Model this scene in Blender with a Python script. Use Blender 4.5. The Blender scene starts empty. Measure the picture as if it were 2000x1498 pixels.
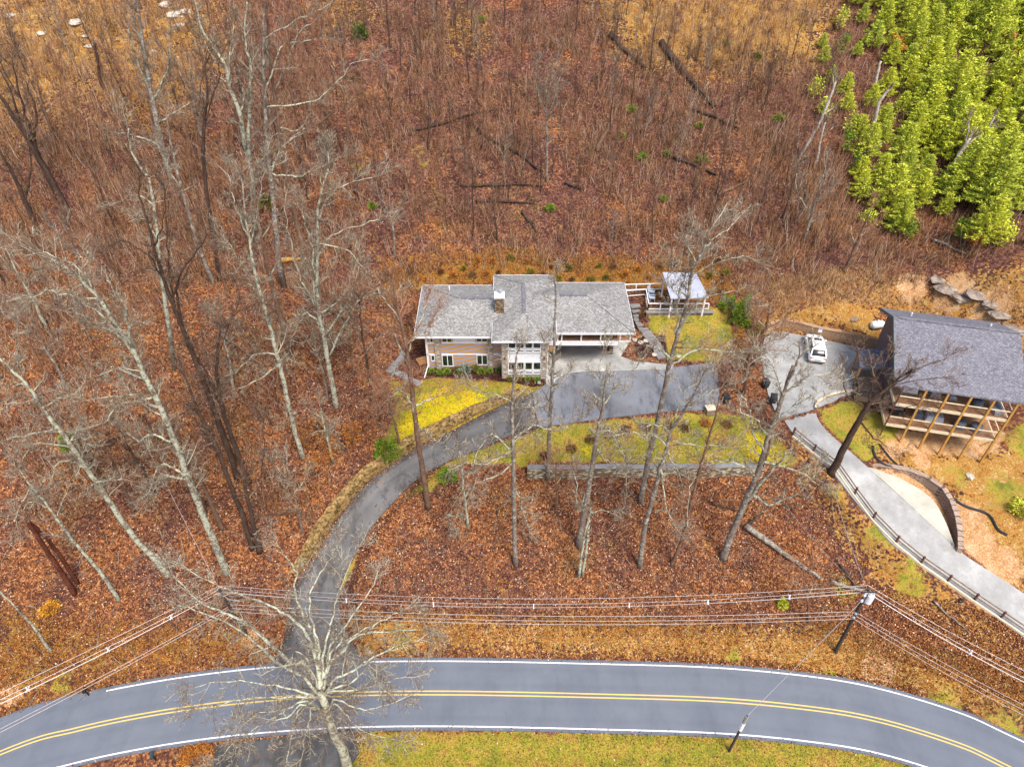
import bpy, math, random
import numpy as np
from mathutils import Vector, Matrix
random.seed(7); rng = np.random.default_rng(7)
R = math.radians
C = bpy.context.scene.collection
# ---------------------------------------------------------------- camera
F = 1388.0; PITCH = R(41.6); H = 66.0
cam_d = bpy.data.cameras.new('camera'); cam = bpy.data.objects.new('camera', cam_d); C.objects.link(cam)
cam_d.sensor_width = 36; cam_d.lens = 36*F/2000; cam_d.clip_end = 2000; cam_d.clip_start = 0.5
cam.location = (0, 0, H); cam.rotation_euler = (R(90)-PITCH, 0, 0)
bpy.context.scene.camera = cam
# ---------------------------------------------------------------- world, sun, exposure
SUN_EL, SUN_ROT = R(58), R(150)
w = bpy.data.worlds.new('World'); bpy.context.scene.world = w; w.use_nodes = True
nt = w.node_tree; bg = nt.nodes['Background']
sky = nt.nodes.new('ShaderNodeTexSky'); sky.sky_type = 'NISHITA'; sky.sun_disc = False
sky.sun_elevation = SUN_EL; sky.sun_rotation = SUN_ROT; sky.dust_density = 3.0; sky.air_density = 1.0
nt.links.new(sky.outputs[0], bg.inputs[0]); bg.inputs[1].default_value = 0.125
sd = bpy.data.lights.new('sun', 'SUN'); so = bpy.data.objects.new('sun', sd); C.objects.link(so)
sd.energy = 2.1; sd.angle = R(22); sd.color = (1.0, 0.93, 0.84)
sdir = Vector((math.sin(SUN_ROT)*math.cos(SUN_EL), math.cos(SUN_ROT)*math.cos(SUN_EL), math.sin(SUN_EL)))
so.rotation_euler = sdir.to_track_quat('Z', 'Y').to_euler()
vs = bpy.context.scene.view_settings
vs.view_transform = 'Standard'; vs.look = 'None'; vs.exposure = 1.0; vs.gamma = 1

# ---------------------------------------------------------------- pixel -> world (photo pixels, 2000 wide)
cP, sP = math.cos(PITCH), math.sin(PITCH)
def ray(px, py):
    u = (px-1000)/F; v = (749-py)/F
    return u, cP+sP*v, -sP+cP*v
def PZ(px, py, z):
    a = ray(px, py); t = (z-H)/a[2]; return Vector((a[0]*t, a[1]*t, z))
def PY(px, py, y):
    a = ray(px, py); t = y/a[1]; return Vector((a[0]*t, y, H+a[2]*t))

# ---------------------------------------------------------------- object helpers
def link(o, parent=None):
    C.objects.link(o)
    if parent is not None: o.parent = parent
    return o
def tag(o, label=None, cat=None, group=None, kind=None):
    if label: o['label'] = label
    if cat: o['category'] = cat
    if group: o['group'] = group
    if kind: o['kind'] = kind
    return o
def thing(name, label, cat, loc=(0, 0, 0), rz=0, group=None):
    o = bpy.data.objects.new(name, None); o.empty_display_size = 0.2; link(o)
    o.location = loc; o.rotation_euler = (0, 0, rz)
    return tag(o, label, cat, group)
class MB:
    def __init__(s): s.v = []; s.f = []
    def add(s, vs_, fs):
        n = len(s.v); s.v += [tuple(p) for p in vs_]; s.f += [tuple(i+n for i in f) for f in fs]; return s
    def box(s, x0, x1, y0, y1, z0, z1):
        if x0 > x1: x0, x1 = x1, x0
        if y0 > y1: y0, y1 = y1, y0
        return s.add([(x0,y0,z0),(x1,y0,z0),(x1,y1,z0),(x0,y1,z0),(x0,y0,z1),(x1,y0,z1),(x1,y1,z1),(x0,y1,z1)],
                     [(0,3,2,1),(4,5,6,7),(0,1,5,4),(1,2,6,5),(2,3,7,6),(3,0,4,7)])
    def beam(s, a, b, wd, ht):
        a = Vector(a); b = Vector(b); d = (b-a).normalized()
        up = Vector((0,0,1)) if abs(d.z) < .95 else Vector((0,1,0))
        x = d.cross(up).normalized()*wd/2; y = x.cross(d).normalized()*ht/2
        vs_ = [a-x-y, a+x-y, a+x+y, a-x+y, b-x-y, b+x-y, b+x+y, b-x+y]
        return s.add(vs_, [(0,1,2,3),(7,6,5,4),(0,4,5,1),(1,5,6,2),(2,6,7,3),(3,7,4,0)])
    def tube(s, pts, rs, n=5, cap=True):
        pts = [Vector(p) for p in pts]; N = len(pts); base = len(s.v)
        px = None
        for i in range(N):
            d = (pts[min(i+1, N-1)]-pts[max(i-1, 0)])
            d = d.normalized() if d.length > 1e-9 else Vector((0,0,1))
            if px is None:
                r0 = Vector((1,0,0)) if abs(d.x) < .8 else Vector((0,1,0)); px = d.cross(r0).normalized()
            else:
                px = (px-d*px.dot(d)).normalized()
            py = d.cross(px); r = rs[i] if isinstance(rs, (list, tuple)) else rs
            for k in range(n):
                a = 2*math.pi*k/n; q = pts[i]+px*(r*math.cos(a))+py*(r*math.sin(a)); s.v.append((q.x,q.y,q.z))
        for i in range(N-1):
            for k in range(n):
                a = base+i*n+k; b = base+i*n+(k+1) % n; s.f.append((a, b, b+n, a+n))
        if cap:
            s.f.append(tuple(base+k for k in range(n))[::-1]); s.f.append(tuple(base+(N-1)*n+k for k in range(n)))
        return s
    def prism(s, poly, z0, z1):
        n = len(poly)
        return s.add([(p[0],p[1],z0) for p in poly]+[(p[0],p[1],z1) for p in poly],
                     [tuple(range(n))[::-1], tuple(range(n, 2*n))]+[(i,(i+1)%n,(i+1)%n+n,i+n) for i in range(n)])
    def blob(s, c, r, seg=10, ring=6, jit=0.0):
        base = len(s.v); cx, cy, cz = c; rx, ry, rz = r
        for i in range(ring+1):
            t = math.pi*i/ring
            for k in range(seg):
                a = 2*math.pi*k/seg; j = 1+random.uniform(-jit, jit)
                s.v.append((cx+rx*math.sin(t)*math.cos(a)*j, cy+ry*math.sin(t)*math.sin(a)*j, cz+rz*math.cos(t)*j))
        for i in range(ring):
            for k in range(seg):
                a = base+i*seg+k; b = base+i*seg+(k+1) % seg; s.f.append((a, a+seg, b+seg, b))
        return s
    def mesh(s, name, mat, smooth=False):
        me = bpy.data.meshes.new(name); me.from_pydata(s.v, [], s.f)
        if mat: me.materials.append(mat)
        if smooth: me.polygons.foreach_set('use_smooth', [True]*len(me.polygons))
        me.update(); return me
    def build(s, name, mat, parent=None, smooth=False):
        return link(bpy.data.objects.new(name, s.mesh(name, mat, smooth)), parent)
def np_mesh(name, verts, faces, mat):
    me = bpy.data.meshes.new(name); k = faces.shape[1]
    me.vertices.add(len(verts)); me.vertices.foreach_set('co', verts.astype(np.float32).ravel())
    me.loops.add(faces.size); me.loops.foreach_set('vertex_index', faces.astype(np.int32).ravel())
    me.polygons.add(len(faces)); me.polygons.foreach_set('loop_start', np.arange(0, faces.size, k, dtype=np.int32))
    me.update(calc_edges=True)
    if mat: me.materials.append(mat)
    return me
def copy_tree(o, parent=None):
    c = o.copy(); C.objects.link(c); c.parent = parent
    for ch in list(o.children): copy_tree(ch, c)
    return c

# ---------------------------------------------------------------- materials
class NT:
    def __init__(s, name, rough=0.8, spec=0.3):
        s.m = bpy.data.materials.new(name); s.m.use_nodes = True; s.t = s.m.node_tree
        s.b = s.t.nodes['Principled BSDF']; s.b.inputs['Roughness'].default_value = rough
        s.b.inputs['Specular IOR Level'].default_value = spec
        s.obj = s.n('ShaderNodeTexCoord').outputs['Object']
    def n(s, typ, **kw):
        nd = s.t.nodes.new(typ)
        for k, v in kw.items(): setattr(nd, k, v)
        return nd
    def set(s, sock, v):
        if hasattr(v, 'is_linked'): s.t.links.new(v, sock)
        else:
            if isinstance(v, tuple) and len(v) == 3 and sock.type == 'RGBA': v = (*v, 1)
            sock.default_value = v
    def noise(s, scale, detail=3, rough=.6, co=None, out=0, dist=0):
        nd = s.n('ShaderNodeTexNoise'); s.set(nd.inputs['Vector'], co if co is not None else s.obj)
        nd.inputs['Scale'].default_value = scale; nd.inputs['Detail'].default_value = detail
        nd.inputs['Roughness'].default_value = rough; nd.inputs['Distortion'].default_value = dist
        return nd.outputs[out]
    def vor(s, scale, co=None, out='Color', rnd=1):
        nd = s.n('ShaderNodeTexVoronoi'); s.set(nd.inputs['Vector'], co if co is not None else s.obj)
        nd.inputs['Scale'].default_value = scale; nd.inputs['Randomness'].default_value = rnd
        return nd.outputs[out]
    def ramp(s, fac, stops, interp='LINEAR'):
        nd = s.n('ShaderNodeValToRGB'); s.set(nd.inputs[0], fac); cr = nd.color_ramp; cr.interpolation = interp
        while len(cr.elements) < len(stops): cr.elements.new(0.5)
        for e, (p, c) in zip(cr.elements, stops):
            e.position = p; e.color = (*c, 1) if isinstance(c, tuple) else (c, c, c, 1)
        return nd.outputs[0]
    def mix(s, fac, a, b, mode='MIX'):
        nd = s.n('ShaderNodeMix', data_type='RGBA', blend_type=mode)
        s.set(nd.inputs[0], fac); s.set(nd.inputs[6], a); s.set(nd.inputs[7], b); return nd.outputs[2]
    def math(s, op, a, b=0.0, c=0.0):
        nd = s.n('ShaderNodeMath', operation=op); s.set(nd.inputs[0], a); s.set(nd.inputs[1], b)
        if op in ('MULTIPLY_ADD',): s.set(nd.inputs[2], c)
        return nd.outputs[0]
    def map(s, scale=(1,1,1), rot=(0,0,0)):
        nd = s.n('ShaderNodeMapping'); s.set(nd.inputs[0], s.obj)
        nd.inputs['Scale'].default_value = scale; nd.inputs['Rotation'].default_value = rot; return nd.outputs[0]
    def sep(s, v):
        nd = s.n('ShaderNodeSeparateColor'); s.set(nd.inputs[0], v); return nd.outputs
    def bump(s, h, strength=.5, dist=.05):
        nd = s.n('ShaderNodeBump'); s.set(nd.inputs['Height'], h)
        nd.inputs['Strength'].default_value = strength; nd.inputs['Distance'].default_value = dist
        s.t.links.new(nd.outputs[0], s.b.inputs['Normal'])
    def isl(s): return s.n('ShaderNodeNewGeometry').outputs['Random Per Island']
    def rnd(s): return s.n('ShaderNodeObjectInfo').outputs['Random']
    def col(s, c): s.set(s.b.inputs['Base Color'], c); return s.m

def flat(name, c, rough=.7, spec=.3, metal=0, var=.25, sc=3):
    q = NT(name, rough, spec); q.b.inputs['Metallic'].default_value = metal
    f = q.noise(sc, 4)
    lo = tuple(x*(1-var) for x in c); hi = tuple(min(1, x*(1+var)) for x in c)
    return q.col(q.ramp(f, [(.3, lo), (.7, hi)]))
LIT = [(.0, (.028,.013,.010)), (.28, (.10,.038,.022)), (.48, (.24,.088,.034)), (.68, (.43,.18,.062)), (.88, (.60,.32,.14)), (1, (.78,.62,.48))]
LITP = [(.0, (.026,.013,.013)), (.35, (.082,.034,.028)), (.6, (.175,.075,.050)), (.85, (.33,.165,.10)), (1, (.64,.50,.42))]
def ground_mat():
    q = NT('ground', .9, .15)
    a = q.n('ShaderNodeAttribute', attribute_name='zone_a').outputs['Color']
    b = q.n('ShaderNodeAttribute', attribute_name='zone_b').outputs['Color']
    A = q.sep(a); B = q.sep(b)
    v1 = q.sep(q.vor(4.2))[0]; v2 = q.sep(q.vor(8.5))[1]; v3 = q.sep(q.vor(2.2))[2]
    big = q.noise(.16, 5, .65); mid = q.noise(.9, 4, .7); fine = q.noise(9, 3, .7)
    sp = q.math('ADD', q.math('MULTIPLY', v1, .55), q.math('MULTIPLY', v2, .45))
    sp = q.math('ADD', q.math('MULTIPLY', sp, .8), q.math('MULTIPLY', q.math('SUBTRACT', mid, .4), .5))
    sy = q.n('ShaderNodeSeparateXYZ'); q.set(sy.inputs[0], q.obj)
    old = q.math('MULTIPLY', q.ramp(q.math('MULTIPLY', sy.outputs[1], .005), [(.34, 0.0), (.50, 1.0)]), .12)
    lit = q.mix(q.ramp(q.math('ADD', big, old), [(.42, 0.0), (.6, 1.0)]), q.ramp(sp, LIT), q.ramp(sp, LITP))
    g1 = q.noise(.42, 6, .78); g2 = q.math('ADD', q.math('MULTIPLY', g1, .75), q.math('MULTIPLY', fine, .3))
    lawn = q.ramp(g2, [(.3, (.07,.11,.015)), (.42, (.16,.18,.025)), (.5, (.29,.27,.03)), (.57, (.40,.28,.05)), (.65, (.37,.19,.06)), (.8, (.30,.14,.05))])
    lawn = q.mix(q.ramp(q.math('ADD', B[2], q.math('MULTIPLY', q.math('SUBTRACT', g1, .5), 2.2)), [(.25, 0.0), (.75, 1.0)]), lawn, q.ramp(g2, [(.3, (.22,.26,.01)), (.46, (.45,.39,.008)), (.6, (.56,.40,.012)), (.75, (.40,.22,.04))]))
    lawn = q.mix(q.ramp(v2, [(.78, 0.0), (.85, .6)]), lawn, (.17,.075,.035))
    st = q.math('ADD', q.math('MULTIPLY', mid, .6), q.math('MULTIPLY', q.math('ADD', fine, v2), .25))
    straw = q.ramp(st, [(.3, (.10,.042,.014)), (.42, (.28,.115,.025)), (.52, (.42,.19,.045)), (.6, (.33,.21,.045)), (.7, (.52,.33,.14)), (.82, (.58,.44,.30))])
    clay = q.ramp(st, [(.3, (.28,.13,.05)), (.5, (.46,.24,.10)), (.62, (.52,.33,.17)), (.8, (.62,.47,.32))])
    mulch = q.ramp(sp, [(.2, (.02,.009,.009)), (.7, (.085,.03,.024)), (1, (.2,.08,.05))])
    scrub = q.ramp(q.math('ADD', q.math('MULTIPLY', st, .6), q.math('MULTIPLY', q.noise(.7, 4, .75), .4)), [(.36, (.03,.016,.010)), (.46, (.15,.055,.014)), (.54, (.33,.13,.022)), (.62, (.24,.17,.035)), (.72, (.45,.30,.09))])
    e = q.math('MULTIPLY', q.math('SUBTRACT', q.noise(.8, 5, .7), .5), 1.1)
    e2 = q.math('MULTIPLY', q.math('SUBTRACT', q.math('ADD', q.math('MULTIPLY', v1, .5), q.math('MULTIPLY', q.noise(.5, 6, .75), 1.0)), .75), 1.6)
    def m(x, ee, lo=.42, hi=.58): return q.ramp(q.math('ADD', x, ee), [(lo, 0.0), (hi, 1.0)])
    lit = q.mix(q.ramp(q.noise(.13, 6, .75, q.map((1,1,1), (0,0,1))), [(.56, 0.0), (.7, .5)]), lit, q.ramp(sp, [(.2, (.05,.04,.012)), (.6, (.16,.13,.03)), (1, (.36,.30,.12))]))
    c = q.mix(m(A[1], e2), lit, straw)
    c = q.mix(m(B[1], e2), c, scrub)
    c = q.mix(m(A[2], e), c, clay)
    c = q.mix(m(A[0], e, .4, .55), c, lawn)
    c = q.mix(m(B[0], q.math('MULTIPLY', e, .3)), c, mulch)
    q.bump(q.math('ADD', v1, v2), .9, .10)
    return q.col(c)
M = {}
M['ground'] = ground_mat()
def asphalt(name, lo, hi, wear, rough=.75, tracks_edges=None):
    q = NT(name, rough, .25); n1 = q.noise(.25, 5, .6); n2 = q.noise(30, 2)
    c = q.ramp(q.math('ADD', q.math('MULTIPLY', n1, .7), q.math('MULTIPLY', n2, .3)), [(.3, lo), (.7, hi)])
    n3 = q.noise(.45, 6, .75, q.map((1, .30, 1), (0,0,.5)))
    c = q.mix(q.ramp(n3, [(.5, 0.0), (.62, wear)]), c, tuple(x*.55 for x in lo))
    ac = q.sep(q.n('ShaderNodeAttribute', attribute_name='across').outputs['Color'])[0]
    if tracks_edges:
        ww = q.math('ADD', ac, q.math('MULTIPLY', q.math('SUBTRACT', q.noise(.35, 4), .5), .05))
        tr_ = q.ramp(ww, [(p, v) for p, v in tracks_edges])
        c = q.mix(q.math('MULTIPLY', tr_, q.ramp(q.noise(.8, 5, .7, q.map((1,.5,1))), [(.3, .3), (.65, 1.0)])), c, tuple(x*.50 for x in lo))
    dv = q.n('ShaderNodeTexVoronoi', feature='DISTANCE_TO_EDGE'); q.set(dv.inputs['Vector'], q.noise(.5, 3, .6, out=1) if False else q.obj); dv.inputs['Scale'].default_value = .16
    ck = q.ramp(q.math('ADD', dv.outputs['Distance'], q.math('MULTIPLY', q.math('SUBTRACT', q.noise(1.1, 5, .75), .5), .12)), [(.0, .5 if wear > .5 else .0), (.006, 0.0)])
    c = q.mix(ck, c, tuple(x*.45 for x in lo))
    n4 = q.sep(q.vor(3.1))[0]
    return q.col(q.mix(q.ramp(n4, [(.985, 0.0), (.99, .5*min(1, max(0, wear*2-.5)))]), c, (.22,.10,.05)))
M['road'] = asphalt('road_asphalt', (.125,.141,.172), (.17,.187,.22), .15, .75, [(.0, .5), (.03, .15), (.10, .05), (.16, .2), (.22, .05), (.33, .05), (.39, .2), (.45, .05), (.55, .05), (.61, .2), (.67, .05), (.78, .05), (.84, .2), (.90, .05), (.97, .15), (1, .5)])
M['drive'] = asphalt('driveway_asphalt', (.095,.092,.090), (.20,.196,.194), .85, .55, [(.0, 1.0), (.12, .9), (.2, .25), (.36, .1), (.5, .45), (.66, .1), (.9, .1), (1, .5)])  # darkest band along the left, wall-side edge; weaker at centre and right edge
M['parking'] = asphalt('parking_asphalt', (.125,.128,.138), (.255,.265,.29), .85, .38)
def concrete(name, c, stain=.5, hi=.25):
    q = NT(name, .85, .2); n1 = q.noise(.4, 6, .65); n2 = q.noise(14, 3)
    a = q.ramp(q.math('ADD', q.math('MULTIPLY', n1, .75), q.math('MULTIPLY', n2, .25)), [(.3, tuple(x*(1-stain*.5) for x in c)), (.5, c), (.68, tuple(min(.9, x*(1+hi)) for x in c))])
    n3 = q.noise(1.1, 6, .75)
    return q.col(q.mix(q.ramp(n3, [(.55, 0.0), (.75, stain)]), a, (.20,.16,.11)))
M['conc'] = concrete('concrete', (.32,.32,.31), .6, .45)
M['conc_pale'] = concrete('pale_concrete', (.44,.42,.35), .45)
M['apron'] = concrete('stained_concrete', (.34,.34,.32), .8, .9)
M['joint'] = flat('concrete_joint', (.29,.285,.28))
def paint(name, c, wear):
    q = NT(name, .7, .3); n1 = q.noise(2.2, 6, .8)
    return q.col(q.mix(q.ramp(n1, [(.55, 0.0), (.72, wear)]), c, (.2,.2,.2)))
M['white_line'] = paint('white_road_paint', (.78,.78,.80), .6)
M['yellow_line'] = paint('yellow_road_paint', (.72,.50,.13), .45)
def bark(name, base, dark, lich, amt):
    q = NT(name, .95, .1); n = q.noise(3, 4, .7, q.map((1,1,.35))); n2 = q.noise(2.0, 5, .8)
    c = q.ramp(n, [(.3, dark), (.7, base)])
    c = q.mix(q.ramp(n2, [(amt, 0.0), (amt+.07, .95)]), c, lich)
    n3 = q.noise(4.5, 3, .7)
    c = q.mix(q.ramp(n3, [(.6, 0.0), (.66, .8)]), c, tuple(x*.55 for x in dark))
    q.bump(n, .8, .05); return q.col(c)
LI = (.46,.48,.36)
M['bark_lichen'] = bark('lichen_bark', (.30,.255,.195), (.10,.075,.052), LI, .455)
M['bark_grey'] = bark('grey_bark', (.27,.225,.185), (.10,.07,.05), (.42,.41,.34), .52)
M['bark_dark'] = bark('dark_bark', (.115,.075,.055), (.035,.022,.018), (.30,.31,.2), .64)
M['bark_brown'] = bark('brown_bark', (.24,.15,.10), (.10,.055,.035), (.38,.34,.25), .60)
M['bark_pale'] = bark('pale_bark', (.50,.44,.36), (.26,.20,.15), (.6,.56,.48), .5)
M['bark_red'] = bark('red_dead_wood', (.17,.055,.03), (.06,.02,.014), (.25,.1,.05), .6)
def twig(name, stops):
    q = NT(name, .95, .1); return q.col(q.ramp(q.isl(), stops))
M['twig_lichen'] = twig('lichen_twig', [(0, (.13,.085,.06)), (.45, (.20,.145,.105)), (.75, (.30,.265,.19)), (1, (.50,.51,.39))])
M['twig_grey'] = twig('grey_twig', [(0, (.09,.06,.045)), (.5, (.19,.135,.10)), (1, (.38,.33,.24))])
M['twig_dark'] = twig('dark_twig', [(0, (.05,.03,.025)), (.6, (.13,.08,.055)), (1, (.27,.2,.14))])
M['twig_brown'] = twig('brown_twig', [(0, (.12,.05,.03)), (.5, (.27,.13,.075)), (1, (.42,.26,.16))])
M['brush'] = twig('bare_brush', [(0, (.035,.020,.012)), (.3, (.11,.055,.030)), (.55, (.22,.105,.050)), (.78, (.31,.18,.09)), (.95, (.36,.25,.19)), (1, (.5,.42,.38))])
M['brush_tan'] = twig('tan_brush', [(0, (.13,.06,.03)), (.4, (.35,.17,.06)), (.75, (.50,.31,.14)), (1, (.62,.48,.30))])
M['brush_orange'] = twig('orange_brush', [(0, (.10,.04,.015)), (.35, (.30,.10,.02)), (.7, (.47,.20,.035)), (.85, (.45,.33,.12)), (1, (.25,.26,.05))])
M['leaves_litter'] = twig('fallen_leaves', [(0, (.04,.018,.015)), (.25, (.13,.045,.03)), (.5, (.29,.10,.038)), (.75, (.48,.20,.065)), (.92, (.64,.33,.14)), (1, (.80,.65,.5))])
def foliage(name, stops, var=.0):
    q = NT(name, .75, .2); c = q.ramp(q.isl(), stops)
    if var:
        c = q.mix(q.math('MULTIPLY', q.rnd(), var), c, q.mix(.5, c, (.24,.36,.07)))
    return q.col(c)
M['pine'] = foliage('pine_needles', [(0, (.28,.33,.02)), (.3, (.50,.56,.035)), (.65, (.74,.75,.06)), (1, (.88,.84,.14))], .8)
M['ever'] = foliage('evergreen_leaves', [(0, (.02,.045,.01)), (.5, (.07,.14,.02)), (1, (.17,.28,.04))])
M['bushg'] = foliage('green_shrub_leaves', [(0, (.05,.11,.01)), (.5, (.16,.27,.02)), (1, (.30,.40,.04))])
M['olive'] = foliage('olive_shrub_leaves', [(0, (.05,.06,.01)), (.5, (.16,.16,.015)), (1, (.30,.27,.03))])
M['orange_leaf'] = foliage('orange_leaves', [(0, (.20,.06,.012)), (.5, (.45,.15,.02)), (1, (.68,.30,.05))])
M['red_leaf'] = foliage('red_leaves', [(0, (.14,.02,.012)), (.5, (.35,.05,.02)), (1, (.50,.12,.05))])
M['gold_leaf'] = foliage('golden_leaves', [(0, (.4,.16,.02)), (.5, (.65,.30,.03)), (1, (.8,.45,.06))])
M['rust_leaf'] = foliage('rusty_shrub_twigs', [(0, (.05,.025,.02)), (.5, (.16,.07,.035)), (1, (.33,.17,.05))])
M['agave'] = foliage('bluish_leaves', [(0, (.10,.15,.11)), (1, (.32,.40,.32))])
def shingle(name, base, hi, lo):
    q = NT(name, .9, .15)
    br = q.n('ShaderNodeTexBrick'); q.set(br.inputs['Vector'], q.map((1, 1, 0)))
    br.inputs['Scale'].default_value = 1.0; br.inputs['Brick Width'].default_value = .32; br.inputs['Row Height'].default_value = .19
    br.inputs['Mortar Size'].default_value = .018; br.inputs['Color1'].default_value = (*base, 1); br.inputs['Color2'].default_value = (*hi, 1); br.inputs['Mortar'].default_value = (*lo, 1)
    n = q.sep(q.vor(6.5))[0]; c = q.mix(q.ramp(n, [(.2, .7), (.7, 0.0)]), br.outputs[0], lo)
    c = q.mix(q.ramp(q.noise(.3, 3, .6), [(.35, 0.0), (.75, .22)]), c, hi)
    return q.col(c)
M['shingle'] = shingle('grey_shingles', (.26,.252,.24), (.42,.41,.395), (.11,.108,.10))
M['shingle2'] = shingle('purple_grey_shingles', (.17,.167,.19), (.265,.26,.29), (.095,.092,.11))
M['shingle_lite'] = shingle('pale_worn_shingles', (.24,.235,.27), (.36,.35,.38), (.13,.125,.15))
M['white'] = flat('white_trim', (.74,.74,.75), .5, .3, var=.06)
M['stone'] = (lambda q: q.col(q.mix(q.ramp(q.vor(2.6, co=q.map((1,1,2.6)), out='Distance'), [(.42, 0.0), (.56, .6)]), q.ramp(q.sep(q.vor(2.6, co=q.map((1,1,2.6))))[0], [(0, (.28,.23,.18)), (.4, (.48,.42,.34)), (.7, (.62,.57,.50)), (1, (.40,.30,.20))]), (.12,.09,.07))))(NT('ledge_stone'))
M['stone_br'] = (lambda q: q.col(q.mix(q.ramp(q.vor(2.6, co=q.map((1,1,2.2)), out='Distance'), [(.42, 0.0), (.56, .7)]), q.ramp(q.sep(q.vor(2.6, co=q.map((1,1,2.2))))[0], [(0, (.12,.08,.05)), (.35, (.28,.18,.09)), (.7, (.42,.31,.18)), (1, (.22,.2,.17))]), (.04,.025,.02))))(NT('brown_stone'))
M['wallstone'] = (lambda q: q.col(q.mix(q.ramp(q.vor(1.9, co=q.map((1,1,2.2)), out='Distance'), [(.4, 0.0), (.52, .85)]), q.ramp(q.sep(q.vor(1.9, co=q.map((1,1,2.2))))[0], [(0, (.22,.17,.10)), (.35, (.42,.34,.20)), (.7, (.56,.49,.35)), (1, (.33,.33,.26))]), (.09,.06,.04))))(NT('field_stone'))
def siding():
    q = NT('stained_siding', .6, .25)
    wv = q.n('ShaderNodeTexWave'); wv.wave_type = 'BANDS'; wv.bands_direction = 'X'
    q.set(wv.inputs['Vector'], q.map((1,1,2.1), (0, R(-60), 0))); wv.inputs['Scale'].default_value = .30; wv.inputs['Distortion'].default_value = 1.2
    wv.inputs['Detail'].default_value = 3; wv.inputs['Detail Scale'].default_value = 1.5
    c = q.mix(q.ramp(wv.outputs[1], [(.38, 0.0), (.62, 1.0)]), (.33,.31,.42), (.50,.27,.06))
    z = q.math('FRACT', q.math('MULTIPLY', q.n('ShaderNodeSeparateXYZ').outputs[2], 1)) if False else None
    sx = q.n('ShaderNodeSeparateXYZ'); q.set(sx.inputs[0], q.obj)
    fr = q.math('FRACT', q.math('MULTIPLY', sx.outputs[2], 6.0))
    return q.col(q.mix(q.ramp(fr, [(.0, .45), (.2, 0.0)]), c, (.12,.09,.08)))
M['siding'] = siding()
M['siding_dark'] = flat('plum_brown_siding', (.135,.105,.115), .7, var=.15)
M['cedar'] = flat('cedar_wall', (.42,.22,.09), .7, var=.3)
def glass():
    q = NT('dark_window_glass', .08, .6); n = q.noise(1.6, 3)
    return q.col(q.ramp(n, [(.35, (.008,.012,.010)), (.6, (.035,.05,.025)), (.75, (.12,.11,.04))]))
M['glass'] = glass()
M['blackglass'] = flat('tinted_car_glass', (.012,.014,.018), .06, .6)
M['black'] = flat('black_metal', (.02,.02,.02), .5)
M['greymetal'] = flat('grey_metal', (.35,.36,.38), .4, .5, .3)
M['metalroof'] = (lambda q: q.col(q.mix(q.ramp(q.noise(.7, 5, .7), [(.35, 0.0), (.65, .8)]), (.44,.46,.53), (.27,.29,.36))))(NT('pale_metal_roof', .45, .4))
M['timber'] = flat('golden_timber', (.47,.25,.06), .7, var=.25)
M['timber_pale'] = flat('pale_timber', (.66,.55,.38), .7, var=.2)
M['deck'] = flat('deck_boards', (.34,.19,.10), .7, var=.3)
M['weather'] = flat('weathered_wood', (.24,.17,.12), .85, var=.35)
M['polewood'] = flat('utility_pole_wood', (.055,.045,.038), .9, var=.4)
M['wire'] = flat('aluminium_wire', (.50,.48,.48), .45, .5, .3, var=.1)
M['wire_dark'] = flat('weathered_cable', (.42,.36,.34), .6, .3, var=.15)
M['insul'] = flat('pale_insulator', (.78,.80,.84), .4, var=.1)
M['carpaint'] = (lambda m: m)(flat('white_car_paint', (.80,.81,.82), .22, .6, var=.02))
M['rubber'] = flat('tyre_rubber', (.015,.015,.015), .8)
M['taillamp'] = flat('red_lamp_lens', (.45,.02,.02), .2, .6, var=.05)
M['bin'] = flat('dark_bin_plastic', (.022,.024,.026), .5)
M['cover'] = flat('slate_blue_cover', (.12,.15,.19), .7, var=.2)
M['cushion'] = flat('pale_grey_cushion', (.42,.46,.52), .8, var=.1)
M['chair'] = flat('pale_blue_chair', (.42,.50,.58), .6, var=.1)
M['pipe'] = flat('black_corrugated_pipe', (.018,.02,.024), .5)
M['hose'] = flat('downpipe_brown', (.12,.05,.035), .5)
def brickwall(name, a, b, mo, w_=.42, h_=.2):
    q = NT(name, .9, .1); br = q.n('ShaderNodeTexBrick')
    nd = q.n('ShaderNodeCombineXYZ'); sx = q.n('ShaderNodeSeparateXYZ'); q.set(sx.inputs[0], q.obj)
    q.set(nd.inputs[0], q.math('ADD', sx.outputs[0], sx.outputs[1])); q.set(nd.inputs[1], sx.outputs[2])
    q.set(br.inputs['Vector'], nd.outputs[0]); br.inputs['Scale'].default_value = 1; br.inputs['Brick Width'].default_value = w_; br.inputs['Row Height'].default_value = h_
    br.inputs['Mortar Size'].default_value = .022; br.inputs['Color1'].default_value = (*a, 1); br.inputs['Color2'].default_value = (*b, 1); br.inputs['Mortar'].default_value = (*mo, 1)
    return q.col(q.mix(q.ramp(q.noise(2.5, 4, .7), [(.4, 0.0), (.8, .5)]), br.outputs[0], mo))
M['block'] = brickwall('tan_block', (.40,.25,.15), (.48,.32,.19), (.24,.14,.08))
M['block_grey'] = brickwall('grey_block', (.34,.25,.19), (.46,.35,.27), (.14,.10,.08), .35, .22)
M['bankwall'] = (lambda q: q.col(q.ramp(q.math('ADD', q.math('MULTIPLY', q.noise(1.2, 5, .75), .7), q.math('MULTIPLY', q.sep(q.vor(5))[0], .3)), [(.3, (.05,.035,.015)), (.45, (.16,.105,.04)), (.6, (.30,.185,.07)), (.78, (.40,.31,.17))])))(NT('mossy_earth', .95, .1))
M['slab'] = flat('grey_flagstone', (.21,.205,.20), .85, var=.25, sc=2)
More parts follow.
